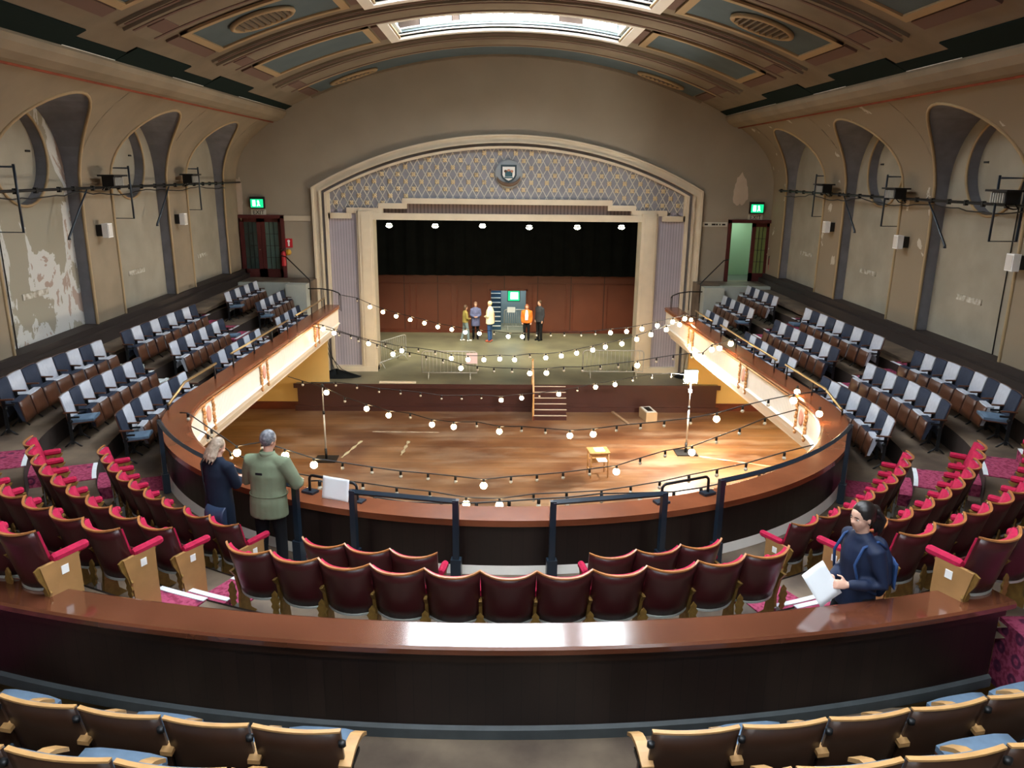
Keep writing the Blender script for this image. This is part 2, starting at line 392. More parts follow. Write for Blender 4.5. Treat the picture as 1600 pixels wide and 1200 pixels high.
for i in range(9): MB().box(-1.5, -.14, 36.27+.16*i, 36.34+.16*i, 1.17+.2*i, 1.205+.2*i).build('step_nosing', m_white, st)
# side walls under the gallery
mb = MB()
for s in (-1, 1):
    x0, x1 = sorted((s*6.3+(.25 if s > 0 else 0), s*10.2)); mb.box(x0, x1, 26.6, 26.7, 0, 3.0, 0); mb.box(x0, x1, 26.57, 26.6, 0, .28, 1)
    a, b = sorted((s*10.1, s*10.2)); mb.box(a, b, 4, 26.6, 0, 3.5, 0)
mb.box(-10.2, 10.2, 4.4, 4.5, 0, 3.5, 0)
o = mb.build('wall_under_gallery', [m_yellow, m_redbrown]); struct(o)

# ---------------------------------------------------------------- proscenium wall
def circ(x0, z0, x1, z1, xt, zt):
    ax, ay, bx, by, cx, cy = x0, z0, x1, z1, xt, zt
    d = 2*(ax*(by-cy)+bx*(cy-ay)+cx*(ay-by))
    ux = ((ax*ax+ay*ay)*(by-cy)+(bx*bx+by*by)*(cy-ay)+(cx*cx+cy*cy)*(ay-by))/d
    uy = ((ax*ax+ay*ay)*(cx-bx)+(bx*bx+by*by)*(ax-cx)+(cx*cx+cy*cy)*(bx-ax))/d
    return ux, uy, math.hypot(ax-ux, ay-uy)
OUT = circ(-6.93, 7.72, 7.05, 7.72, .06, 9.58)
INN = circ(-6.4, 7.50, 6.48, 7.50, .05, 9.11)
def arch(c, x): return c[1]+math.sqrt(max(0, c[2]**2-(x-c[0])**2))
YF = 28.3
mb = MB()
def col(x0, x1, z0, z1, m=0): mb.box(x0, x1, YF, YF+.35, z0, z1, m)
for s, (a, b) in ((-1, (-9.7, -8.0)), (1, (8.08, 9.75))):
    o1, o2 = (-10.3, -6.6) if s < 0 else (6.7, 10.3)
    col(o1, a, 0, 12.4); col(b, o2, 0, 12.4); col(a, b, 0, 4.5); col(a, b, 6.66, 12.4)
n = 48
for i in range(n):
    a = -6.6+13.3*i/n; b = -6.6+13.3*(i+1)/n; z = max(arch(OUT, a), arch(OUT, b))-.15
    col(a, b, z, 12.4)
o = mb.build('wall_front', m_endwall); struct(o)
# frame mouldings swept along the arch
def frame_path(xl, xr, c, zb, zs):
    p = [(xl, zb), (xl, (zb+zs)/2), (xl, zs)]
    for i in range(1, 40): x = xl+(xr-xl)*i/40; p.append((x, arch(c, x)))
    return p+[(xr, zs), (xr, (zb+zs)/2), (xr, zb)]
def sweep(mb, p1, p2, y0, y1, m=0):
    for i in range(len(p1)-1):
        q = [p1[i], p1[i+1], p2[i+1], p2[i]]
        vs = [(x, y0, z) for x, z in q]+[(x, y1, z) for x, z in q]
        mb.add(vs, [(0, 1, 2, 3), (7, 6, 5, 4), (0, 4, 5, 1), (1, 5, 6, 2), (2, 6, 7, 3), (3, 7, 4, 0)], m)
def lerp_path(a, b, t): return [(p[0]+(q[0]-p[0])*t, p[1]+(q[1]-p[1])*t) for p, q in zip(a, b)]
PO = frame_path(-6.93, 7.05, OUT, 1.0, 7.72); PI_ = frame_path(-6.4, 6.48, INN, 1.0, 7.50)
mb = MB()
for t0, t1, y0, m in ((0, .12, 28.14, 0), (.12, .5, 28.2, 0), (.5, .6, 28.12, 0), (.6, .82, 28.34, 1), (.82, 1, 28.22, 0)):
    sweep(mb, lerp_path(PO, PI_, t0), lerp_path(PO, PI_, t1), y0, 28.62, m)
o = mb.build('trim_1', [m_cream, m_slate]); struct(o, 'cream moulded frame around the stage opening')
# pelmet grille panel with stepped lower edge
def lower(x):
    a = abs(x-.04)
    return 7.28 if a < 3.7 else 7.10 if a < 4.5 else 6.92 if a < 5.66 else 6.74
mb = MB(); n = 120
for i in range(n):
    a = -6.4+12.88*i/n; b = -6.4+12.88*(i+1)/n; mid = (a+b)/2
    mb.box(a, b, 28.42, 28.5, lower(mid), min(arch(INN, a), arch(INN, b))+.05, 0)
pg = mb.build('wall_pelmet', m_grille); struct(pg, 'lattice panel over the stage opening')
mb = MB()
for a, b, z in ((-3.66, 3.74, 7.18), (-4.52, -3.66, 7.0), (3.74, 4.6, 7.0), (-5.66, -4.52, 6.83), (4.6, 5.74, 6.83), (-6.44, -5.66, 6.64), (5.74, 6.52, 6.64)):
    mb.box(a, b, 28.3, 28.5, z, z+.19, 0)
for x, z0, z1 in ((-3.66, 7.0, 7.37), (3.74, 7.0, 7.37), (-4.52, 6.83, 7.19), (4.6, 6.83, 7.19), (-5.66, 6.64, 7.02), (5.74, 6.64, 7.02)):
    mb.box(x-.08, x+.08, 28.31, 28.5, z0, z1, 0)
for x in (-6.4, 6.48): mb.box(x-.07, x+.07, 28.3, 28.5, 6.64, 7.55, 0)
mb.build('stepped_border', m_cream, pg)
def inside(x, z): return -6.33 < x < 6.41 and lower(x)+.08 < z < arch(INN, x)-.02
mb = MB()
DX, DZ = .28, .5
def seg(p, q, r):
    d = Vector((q[0]-p[0], 0, q[1]-p[1])); nrm = Vector((-d.z, 0, d.x)).normalized()*r
    a = Vector((p[0], 28.4, p[1])); b = Vector((q[0], 28.4, q[1]))
    vs = [a+nrm, a-nrm, b-nrm, b+nrm]; vs += [v+Vector((0, .03, 0)) for v in vs]
    mb.add(vs, [(0, 1, 2, 3), (7, 6, 5, 4), (0, 4, 5, 1), (1, 5, 6, 2), (2, 6, 7, 3), (3, 7, 4, 0)], 0)
for sl in (1, -1):
    for i in range(-40, 41):
        x0 = .04+i*DX; run = None
        for j in range(0, 101):
            z = 6.6+j*.026; x = x0+sl*(z-7.95)*DX/DZ
            ok = inside(x, z)
            if ok and run is None: run = (x, z)
            if run and (not ok or j == 100):
                if z-run[1] > .04: seg(run, (x, z), .014)
                run = None
mb.build('lattice', m_lattice, pg)
mb = MB()
for r in range(-4, 5):
    for i in range(-13, 14):
        x = .04+(i+(.5 if r % 2 else 0))*DX*2; z = 7.95+.25+r*DZ/1.0*.5*1.0*1.0
        if r % 1 == 0 and inside(x-.09, z-.09) and inside(x+.09, z+.09) and not (abs(x-.07) < .5 and abs(z-8.3) < .55):
            for k in range(4):
                a = PI/4+k*PI/2; mb.ball((x+.05*math.cos(a), 28.38, z+.05*math.sin(a)), .045, 0, 8, (1, .5, 1))
            mb.ball((x, 28.36, z), .03, 0, 6)
mb.build('rosette', m_rosette, pg)
# jambs, lavender panels, lintel
mb = MB()
for s, xo, xi0, xi1 in ((-1, -6.42, -5.32, -4.79), (1, 6.5, 5.43, 4.9)):
    a, b = sorted((xo, xi0)); mb.box(a, b, 28.4, 28.55, 1.0, 6.95, 1)
    a, b = sorted((xi0, xi1)); mb.box(a, b, 28.22, 28.6, 1.0, 6.9, 0)
    mb.box(a+.1, b-.1, 28.19, 28.22, 1.1, 6.8, 0)
    a, b = sorted((xi1, xi1-s*.0+s*.12)); mb.box(min(xi1, xi1+s*.14), max(xi1, xi1+s*.14), 28.6, 29.0, 1.0, 6.75, 0)
    a, b = sorted((xo, xi1)); mb.box(a, b, 28.16, 28.6, 1.0, 1.2, 0)
    a, b = sorted((xi0, xi0+s*.08)); mb.box(a, b, 28.3, 28.42, 1.2, 6.9, 0)
mb.box(-4.8, 4.91, 28.25, 28.6, 6.61, 6.84, 0); mb.box(-4.8, 4.91, 28.6, 29.0, 6.61, 6.75, 0)
o = mb.build('trim_2', [m_cream, m_lav]); struct(o, 'cream and lavender jambs of the stage opening')
o = MB().box(-5.35, 5.45, 28.5, 28.56, 6.8, 7.3, 0).build('trim_3', m_mauve); struct(o, 'mauve ribbed strip above the stage lintel')
# crest
cr = empty('crest', (.07, 28.36, 8.25)); tag(cr, 'painted shield crest with ribbon at the centre of the lattice over the stage', 'crest')
mb = MB(); mb.lathe([(.0, .02), (.5, .02), (.5, -.04), (.44, -.06), (.0, -.06)], n=32, axis='y'); mb.build('roundel', M('crest_roundel', '#8e969b', .6), cr)
def shield(k, w=.28, h=.31): return [(-w*k, h*k), (w*k, h*k), (w*k, -.05*k), (w*.8*k, -.16*k), (w*.4*k, -.25*k), (0, -.3*k), (-w*.4*k, -.25*k), (-w*.8*k, -.16*k), (-w*k, -.05*k)]
MB().extr(shield(1), -.12, -.05).build('shield', M('crest_navy', '#1d3540', .5), cr)
MB().extr(shield(.78), -.14, -.12).build('shield_field', m_white, cr)
mb = MB(); mb.box(-.13, .13, -.155, -.14, -.09, .03, 0); mb.extr([(-.13, .03), (-.05, .11), (.05, .11), (.13, .03)], -.155, -.14, 'y', 0); mb.box(-.15, .15, -.155, -.14, -.15, -.11, 0)
mb.build('charge', M('crest_teal', '#24515c', .5), cr)
mb = MB()
for x, c in ((-.11, 0), (.11, 1)): mb.ball((x, -.15, .09), .055, c, 8, (1, .3, .9))
mb.ball((0, -.15, .12), .06, 1, 8, (1, .3, .7)); mb.build('charge_birds', [M('crest_brown', '#4a2f22', .5), M('crest_pink', '#c08a70', .5)], cr)
def rib(u, v):
    a = R_(200+140*u); return (.44*math.cos(a), -.1, .02+.36*math.sin(a)-.10+.13*v)
MB().shell(rib, 16, 2, (0, -.02, 0)).build('ribbon', M('crest_ribbon', '#5f4a38', .6), cr)

# ---------------------------------------------------------------- ceiling
ZC, RC = 12.2-16.7, 16.7
def cz(x): return ZC+math.sqrt(RC*RC-x*x)
def arcstrip(mb, x0, x1, y0, y1, off, th=.05, m=0, n=None):
    n = n or max(1, int(abs(x1-x0)/.5))
    for i in range(n):
        a = x0+(x1-x0)*i/n; b = x0+(x1-x0)*(i+1)/n
        ra = lambda x, o: (x*(1-o/RC), ZC+math.sqrt(RC*RC-x*x)*(1-o/RC))
        A0, B0, A1, B1 = ra(a, off), ra(b, off), ra(a, off-th), ra(b, off-th)
        vs = [(A0[0], y0, A0[1]), (B0[0], y0, B0[1]), (B1[0], y0, B1[1]), (A1[0], y0, A1[1])]; vs += [(v[0], y1, v[2]) for v in vs]
        mb.add(vs, [(0, 1, 2, 3), (7, 6, 5, 4), (0, 4, 5, 1), (1, 5, 6, 2), (2, 6, 7, 3), (3, 7, 4, 0)], m)
BAYS = [22.13-4.6*k for k in range(7)]          # skylight centres
mb = MB()
prev = 28.6
for c in BAYS:
    arcstrip(mb, -8.4, 8.4, c+1.15, prev, 0, .1, 0, 34)
    arcstrip(mb, -8.4, -3.1, c-1.2, c+1.15, 0, .1, 0, 11); arcstrip(mb, 3.1, 8.4, c-1.2, c+1.15, 0, .1, 0, 11)
    prev = c-1.2
arcstrip(mb, -8.4, 8.4, -9.2, prev, 0, .1, 0, 34)
ceil = mb.build('ceiling', m_ceil); struct(ceil)
mb = MB()   # plaster ribs and mouldings
def rib_at(y0, y1, xe=6.9):
    arcstrip(mb, -xe, xe, y0, y1, .06, .08, 0, 28)
    arcstrip(mb, -xe, xe, y0+.18, y1-.18, .12, .1, 0, 28)
    for y in (y0+.04, y0+.3, y1-.38, y1-.1): arcstrip(mb, -xe+.1, xe-.1, y, y+.08, .135 if y0+.1 < y < y1-.2 else .075, .03, 1, 28)
    for x in (-xe+.3, xe-.62): arcstrip(mb, x, x+.32, y0+.45, y1-.45, .14, .03, 1, 1)
rib_at(24.0, 25.9)
for c in BAYS[1:]: rib_at(c+1.55, c+3.1)
# end band
arcstrip(mb, -6.4, 6.4, 26.2, 28.1, .03, .05, 2, 26); arcstrip(mb, -6.75, 6.75, 28.1, 28.3, .1, .12, 0, 26); arcstrip(mb, -6.7, 6.7, 26.05, 26.2, .06, .08, 3, 26)
for x in (-6.75, 6.45): arcstrip(mb, x, x+.3, 26.4, 27.9, .05, .05, 1, 1)
for c in BAYS:
    for s in (-1, 1):
        a, b = (3.45, 6.85)
        def st(x0, x1, y0, y1, off, m):
            u, v = sorted((s*x0, s*x1)); arcstrip(mb, u, v, y0, y1, off, .05, m, max(1, int((v-u)/.4)))
        st(3.75, 6.5, c-1.0, c+.85, .03, 2)
        for x0, x1, y0, y1 in ((3.6, 3.78, c-1.15, c+1.0), (6.4, 6.55, c-1.15, c+1.0), (3.6, 6.55, c-1.15, c-1.0), (3.6, 6.55, c+.85, c+1.0)): st(x0, x1, y0, y1, .07, 3)
        st(3.35, 3.55, c-1.0, c+.85, .05, 1); st(6.6, 6.85, c-1.1, c+.95, .05, 1)
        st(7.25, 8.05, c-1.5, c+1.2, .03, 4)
        st(3.05, 3.3, c-1.3, c+1.3, .05, 3)
    for sg in (-1, 1):
        u, v = sorted((sg*7.46, sg*8.36)); arcstrip(mb, u, v, c-3.4, c+1.2 if c < 22 else 28.3, .02, .04, 4, 2)  # continuous dark strip paints in the shade above the cornice
    arcstrip(mb, -3.3, 3.3, c+1.15, c+1.4, .08, .1, 5, 14); arcstrip(mb, -3.3, 3.3, c-1.42, c-1.2, .08, .1, 5, 14)
    for s in (-1, 1):
        u, v = sorted((s*3.1, s*3.35)); arcstrip(mb, u, v, c-1.42, c+1.4, .08, .1, 5, 1)
o = mb.build('ceiling_mouldings', [m_ceil, m_ceilmauve, m_ceilblue, m_ceilcream, m_dark, m_creamw]); struct(o, 'plaster ribs, painted panels and painted edge shade of the vaulted ceiling')
# oval vents
kid_map()
def vent(x, y, flat=False):
    t = empty('ceiling_vent', (0, 0, 0)); sx, sy = (.62, .5) if not flat else (.75, .3)
    mb = MB(); pts = []; 
    for i in range(28):
        a = 2*PI*i/28; px = x+sx*math.cos(a); pts.append((px, y+sy*math.sin(a), cz(px)-.08))
    mb.tube(pts, .055, 6, 0, closed=True); mb.build('vent_ring', m_ceilcream, t)
    mb = MB(); poly = [(x+sx*.95*math.cos(2*PI*i/28), y+sy*.95*math.sin(2*PI*i/28)) for i in range(28)]
    mb.add([(p, q, cz(p)-.07) for p, q in poly]+[(p, q, cz(p)-.045) for p, q in poly], [tuple(range(28)), tuple(range(55, 27, -1))]+[(i, (i+1) % 28, 28+(i+1) % 28, 28+i) for i in range(28)], 0)
    mb.build('vent_backing', M('vent_hollow', '#2e2723', .9), t)
    mb = MB()
    for k in range(-4, 5):
        px = x+k*sx*.2; h = sy*.9*math.sqrt(max(0, 1-(k*.2)**2)); mb.box(px-.03, px+.03, y-h, y+h, cz(px)-.12, cz(px)-.05)
    mb.build('vent_slats', M('vent_slat_paint', '#6e5f4c', .9), t)
    return t
for x, w in ((-5.18, 'left'), (5.18, 'right')):
    tag(vent(x, 17.35), 'oval slatted plaster vent in the blue ceiling panel %s of the nearer roof light' % w, 'vent', 'oval ceiling vents')
for x, w in ((-5.1, 'left'), (5.1, 'right')):
    tag(vent(x, 27.3, True), 'narrow oval vent in the blue band beside the end wall, %s side of the ceiling' % w, 'vent', 'oval ceiling vents')
# skylights
m_sky = M('roof_light_glass', '#eef7ff', .3, emit=SKY_GLASS)
m_skyboard = M('roof_light_board', '#5c4a3e', .8)
m_well = M('roof_light_well_paint', '#8f9c9c', .7)
def wellband(mb, y0, y1, d0, d1, m=0, xa=-3.1, xb=3.1, top=None):
    n = max(1, int(round((xb-xa)/.31)))
    for i in range(n):
        a = xa+(xb-xa)*i/n; b = xa+(xb-xa)*(i+1)/n; q = []
        for x in (a, b): q.append((cz(x)+d0, top if top else cz(x)+d1))
        vs = [(a, y0, q[0][0]), (b, y0, q[1][0]), (b, y0, q[1][1]), (a, y0, q[0][1])]; vs += [(v[0], y1, v[2]) for v in vs]
        mb.add(vs, [(0, 1, 2, 3), (7, 6, 5, 4), (0, 4, 5, 1), (1, 5, 6, 2), (2, 6, 7, 3), (3, 7, 4, 0)], m)
for k, c in enumerate(BAYS):
    w = MB()
    for s in (-1, 1):
        a, b = sorted((s*3.1, s*3.2)); w.box(a, b, c-1.2, c+1.15, 11.85, 12.9, 0)
        a, b = sorted((s*3.02, s*3.1)); w.box(a, b, c-1.2, c+1.15, 12.02, 12.08, 2)
    wellband(w, c-1.3, c-1.2, -.02, 0, 0, top=12.9); wellband(w, c+1.15, c+1.25, -.02, 0, 0, top=12.9)
    wellband(w, c+1.08, c+1.15, .17, .21, 2); wellband(w, c+1.05, c+1.15, .02, .05, 2); wellband(w, c+1.10, c+1.15, .44, 0, 1, top=12.9)
    w.box(-3.2, 3.2, c-1.3, c+1.25, 12.9, 12.95, 1)
    G3 = ((-2.5, -1.62), (-1.40, 1.36), (2.02, 3.0))
    for a, b in ((-3.1, -2.5), (-1.62, -1.40), (1.36, 2.02)): w.box(a, b, c-1.1, c+1.05, 12.72, 12.9, 1); wellband(w, c+1.10, c+1.15, .21, .46, 1, a, b)
    wn = w.build('window_%d' % (k+1), [m_well, m_skyboard, m_creamw]); struct(wn)
    g = MB()
    for a, b in G3: g.box(a, b, c-1.05, c+1.0, 12.72, 12.74); wellband(g, c+1.12, c+1.14, .21, .44, 0, a, b)
    g.build('glass', m_sky, wn)
    g = MB()
    for a, b in G3:
        n = int((b-a)/.3)
        for i in range(n+1):
            x = a+(b-a)*i/n; g.box(x-.012, x+.012, c-1.05, c+1.0, 12.69, 12.72); g.box(x-.012, x+.012, c+1.09, c+1.12, cz(x)+.2, cz(x)+.45)
    g.build('glazing_bars', m_iron, wn)
# ---------------------------------------------------------------- side walls
def cove(z):
    t = max(0, min(1, (z-7.6)/(9.94-7.6))); return 9.6-1.45*t**2.6
AW = 1.6; ZS = 8.12
ENDS = [26.95-4.6*k for k in range(8)]          # stage-side edge of each recess
for s, side in ((-1, 'left'), (1, 'right')):
    mb = MB(); bead = MB(); rev = MB(); rec = MB()
    edges = []
    prev = 28.32
    for e in ENDS:
        a0, a1 = e-2*AW, e; yc = (a0+a1)/2
        ys = [prev+(a1-prev)*i/4 for i in range(5)]
        def colsurf(ya, yb, z0a, z0b):
            N = 22; pa = []; pb = []
            for j in range(N+1):
                t = j/N
                za = z0a+(9.94-z0a)*t; zb = z0b+(9.94-z0b)*t
                pa.append((s*cove(za), ya, za)); pb.append((s*cove(zb), yb, zb))
            vs = pa+pb; mb.add(vs, [(j, j+1, N+1+j+1, N+1+j) for j in range(N)], 0, True)
        for i in range(4): colsurf(ys[i], ys[i+1], 3.0, 3.0)
        K = 24; out = []
        for i in range(K+1):
            th = PI*i/K; y = yc+AW*math.cos(th); out.append((y, ZS+AW*math.sin(th)))
        for i in range(K): colsurf(out[i][0], out[i+1][0], out[i][1], out[i+1][1])
        full = [(a1, 3.0), (a1, 5.5), (a1, 7.0)]+out+[(a0, 7.0), (a0, 5.5), (a0, 3.0)]
        vs = [(s*cove(z), y, z) for y, z in full]+[(s*9.92, y, z) for y, z in full]; L = len(full)
        rev.add(vs, [(i, i+1, L+i+1, L+i) for i in range(L-1)], 0, False)
        bead.tube([(s*(cove(z)-.01), y, z) for y, z in full], .035, 6, 0)
        # recess back with round niche
        zc, rr = 8.5, .95
        X = s*9.88
        if e < 26:
            Q = 1.15; N = 48; ring = []; sq = []
            for i in range(N):
                a = 2*PI*i/N; c_, d_ = math.cos(a), math.sin(a); k = Q/max(abs(c_), abs(d_)); ring.append((X, yc+rr*c_, zc+rr*d_)); sq.append((X, yc+k*c_, zc+k*d_))
            mat_i = 1 if (s < 0 and abs(e-17.75) < .1) else 0
            rec.add(ring+sq, [(i, (i+1) % N, N+(i+1) % N, N+i) for i in range(N)], mat_i)
            for q in ((a0-.05, yc-Q, 3, 10.2), (yc+Q, a1+.05, 3, 10.2), (yc-Q, yc+Q, 3, zc-Q), (yc-Q, yc+Q, zc+Q, 10.2)):
                rec.add([(X, q[0], q[2]), (X, q[1], q[2]), (X, q[1], q[3]), (X, q[0], q[3])], [(0, 1, 2, 3)], mat_i)
            ring2 = [(s*10.1, p[1], p[2]) for p in ring]
            rev.add(ring+ring2, [(i, (i+1) % N, N+(i+1) % N, N+i) for i in range(N)], 0)
            rec.add(ring2, [tuple(range(N))], 0)
            bead.tube([(s*9.86, yc+(rr+.02)*math.cos(2*PI*i/36), zc+(rr+.02)*math.sin(2*PI*i/36)) for i in range(36)], .03, 6, 0, closed=True)
            for dy in (-.75, .7): rec.box(min(s*10.08, s*10.1), max(s*10.08, s*10.1), yc+dy-.08, yc+dy+.08, 8.6, 8.64, 2)
        else:
            rec.add([(X, a0-.05, 3), (X, a1+.05, 3), (X, a1+.05, 10.2), (X, a0-.05, 10.2)], [(0, 1, 2, 3)], 0)
        prev = a0
    ys = [prev, -9.2]
    colsurf(prev, -9.2, 3.0, 3.0)
    w = mb.build('wall_%s' % side, m_peelcove if s > 0 else m_cove, fix=False); struct(w)
    o = rec.build('wall_panel_%s' % side, [m_plaster, m_peel, m_black], fix=False); struct(o)
    o = rev.build('wall_reveal_%s' % side, m_slate, fix=False); struct(o)
    o = bead.build('trim_bead_%s' % side, m_ceilcream); struct(o)
    # outer skin to keep daylight out
    a, b = sorted((s*10.12, s*10.3)); o = MB().box(a, b, -9.3, 28.6, 2.5, 12.5).build('wall_outer_%s' % side, m_plaster); struct(o)
    # cornice
    pr = [(8.15, 9.90), (7.98, 9.93), (7.80, 10.02), (7.68, 10.14), (7.66, 10.24), (7.70, 10.31), (7.78, 10.31), (7.9, 10.22), (8.3, 10.02), (9.9, 10.0), (9.9, 9.92)]
    cb = MB().extr([(s*x, z) for x, z in pr], -9.2, 28.31, 'y', 0, False)
    cb.tube([(s*8.16, -9.2, 9.92), (s*8.16, 28.3, 9.92)], .05, 8, 1)
    cb.tube([(s*7.72, -9.2, 10.3), (s*7.72, 28.3, 10.3)], .035, 8, 2)
    cb.box(min(s*7.95, s*9.9), max(s*7.95, s*9.9), -9.2, 28.3, 10.2, 10.21, 3)
    o = cb.build('cornice_%s' % side, [m_cove, m_terra, m_creamw, m_dark]); struct(o)
    sk = MB()
    a, b = sorted((s*9.5, s*9.92)); sk.box(a, b, 12, 28.3, 4.3, 4.80, 0); a, b = sorted((s*9.35, s*9.92)); sk.box(a, b, 12, 28.3, 4.3, 4.66, 0)
    o = sk.build('baseboard_%s' % side, m_riser); struct(o)
o = MB().box(-10.3, 10.3, -9.3, -9.2, 2.5, 12.5).build('wall_rear', m_endwall); struct(o)

# ---------------------------------------------------------------- gallery tiers
def capR(th, base): return base+.30*math.sin(th)**2
EDG = [lambda th: capR(th, 5.6)]+[(lambda k: (lambda th: rowR(k, th)+.16))(k) for k in range(4)]+[lambda th: 10.25, lambda th: 11.1, lambda th: 11.95, lambda th: 12.8, lambda th: 13.7]
XL = 9.86
def clip(p): p = Vector(p); p.x = max(-XL, min(XL, p.x)); return p
SMAX = PI/2+(28.3-CY)/7
def tierz(k, y): return fl(y)+RISE*k
def desk_y(x): return 17.88-math.sqrt(13.03**2-(x+.19)**2) if -4.5 < x < 3.75 else (5.45 if abs(x) < 6.6 else 5.05)
samples = [-SMAX+2*SMAX*i/160 for i in range(161)]
def edge_pt(k, s):
    p, n_ = path(EDG[k], s); p = clip(p)
    if p.y > 26.25 and abs(p.x) < 7.5: p.y = 26.25
    if k >= 2: p.y = max(p.y, desk_y(p.x))
    return p
mb = MB()
for k in range(4):
    for i in range(160):
        s0, s1 = samples[i], samples[i+1]
        a0, a1, b0, b1 = edge_pt(k, s0), edge_pt(k, s1), edge_pt(k+1, s0), edge_pt(k+1, s1)
        if max((a0-b0).length, (a1-b1).length) < .02: continue
        if k >= 2 and max(b0.y-desk_y(b0.x), b1.y-desk_y(b1.x), a0.y-desk_y(a0.x), a1.y-desk_y(a1.x)) < .02: continue
        q = [Vector((p.x, p.y, tierz(k, min(p.y, 26.3)))) for p in (a0, a1, b1, b0)]
        vs = q+[p-Vector((0, 0, .1)) for p in q]
        mb.add(vs, [(0, 1, 2, 3), (7, 6, 5, 4)], 0)
        # riser at outer edge up to the next tier
        if k >= 3 or max(b0.y-desk_y(b0.x), b1.y-desk_y(b1.x)) < .02 or min((edge_pt(k+2, s0)-b0).length, (edge_pt(k+2, s1)-b1).length) < .02: continue
        r0, r1 = q[3], q[2]; mb.add([r0, r1, r1+Vector((0, 0, RISE+.02)), r0+Vector((0, 0, RISE+.02))], [(0, 1, 2, 3)], 1)
gal = mb.build('gallery_floor', [m_tier, m_riser], fix=False); struct(gal, 'stepped wooden floor of the horseshoe gallery')
# walkway along the side walls and deeper rear cross aisle
mb = MB()
for s in (-1, 1):
    a, b = sorted((s*8.72, s*9.9)); mb.box(a, b, 13.5, 28.3, 4.3, 4.40, 0)
    a, b = sorted((s*6.9, s*9.9)); mb.box(a, b, 27.1, 28.35, 3.2, 4.5, 0)
o = mb.build('gallery_walkway', m_tier); struct(o)
mb = MB()
DC = (-.19, 17.88)
RF = [12.6, 14.27]+[14.97+.7*i for i in range(18)]
for i in range(len(RF)-1):
    z = 4.3+.33*i; n = 40
    for j in range(n):
        q = []
        for R, jj in ((RF[i], j), (RF[i], j+1), (RF[i+1], j+1), (RF[i+1], j)):
            x = -9.8+19.6*jj/n; q.append((x, max(-9.2, min(DC[1]-math.sqrt(R*R-(x-DC[0])**2), 5.06)), z))
        mb.add(q, [(0, 1, 2, 3)], 0)
        mb.add([q[0], q[1], (q[1][0], q[1][1], z-.34), (q[0][0], q[0][1], z-.34)], [(0, 1, 2, 3)], 0)
o = mb.build('gallery_rear_floor', m_tier, fix=False); struct(o)

# soffit under gallery and balcony parapet
mb = MB()
for i in range(160):
    s0, s1 = samples[i], samples[i+1]
    a0, a1 = path(lambda th: capR(th, 5.72), s0)[0], path(lambda th: capR(th, 5.72), s1)[0]
    b0, b1 = clip(path(lambda th: 14, s0)[0]), clip(path(lambda th: 14, s1)[0])
    for p in (a0, a1, b0, b1): p.y = min(p.y, 26.4)
    q = [Vector((p.x, p.y, zpar(max(8, min(a0.y, 26)))-1.12)) for p in (a0, a1, b1, b0)]
    mb.add(q, [(0, 1, 2, 3)], 0)
o = mb.build('gallery_soffit', m_yellow, fix=False); struct(o)
SP = PI/2+(25.95-CY)/7
ps = [-SP+2*SP*i/200 for i in range(201)]
par = empty('balcony_parapet'); struct(par, 'horseshoe balcony front with timber capping')
def sweep_profile(mb, prof, closed=True, m=0, smooth=False, ss=ps, top=zpar):
    """prof: list of (radius base, dz from parapet top)"""
    rows = []
    for s in ss:
        row = []
        for rb, dz in prof:
            p, n_ = path(lambda th: capR(th, rb), s); row.append((p.x, p.y, top(p.y)+dz))
        rows.append(row)
    k = len(prof); vs = [p for r in rows for p in r]; fs = []
    for i in range(len(rows)-1):
        for j in range(k if closed else k-1):
            j2 = (j+1) % k; fs.append((i*k+j, i*k+j2, (i+1)*k+j2, (i+1)*k+j))
    if closed: fs += [tuple(range(k)), tuple((len(rows)-1)*k+j for j in range(k-1, -1, -1))]
    mb.add(vs, fs, m, smooth)
m_cap = M('balcony_capping_wood', '#7c452b', .22, var=.18, vscale=1.5)
m_deskcap = M('polished_barrier_capping', '#5c3322', .13, var=.18, vscale=1.5)
mb = MB(); sweep_profile(mb, [(5.70, 0), (5.28, 0), (5.24, -.02), (5.24, -.06), (5.28, -.08), (5.70, -.08)]); mb.build('capping_rail', m_cap, par)
mb = MB(); sweep_profile(mb, [(5.62, -.08), (5.66, -.08), (5.66, -.95), (5.62, -.95)]); mb.build('inner_boarding', m_boards, par)
mb = MB(); sweep_profile(mb, [(5.62, -.08), (5.30, -.08), (5.30, -.60), (5.62, -.60)]); mb.build('fluted_panel', m_flute, par)
mb = MB(); sweep_profile(mb, [(5.34, -.60), (5.27, -.61), (5.25, -.64), (5.28, -.66), (5.30, -.68), (5.34, -.80), (5.42, -.92), (5.50, -1.02), (5.52, -1.08), (5.74, -1.08), (5.66, -.6)], smooth=False); mb.build('lower_cove', m_creamw, par)
mb = MB(); sweep_profile(mb, [(5.31, -.085), (5.26, -.09), (5.25, -.12), (5.28, -.15), (5.31, -.15)]); mb.build('bead_moulding', m_veneer, par)
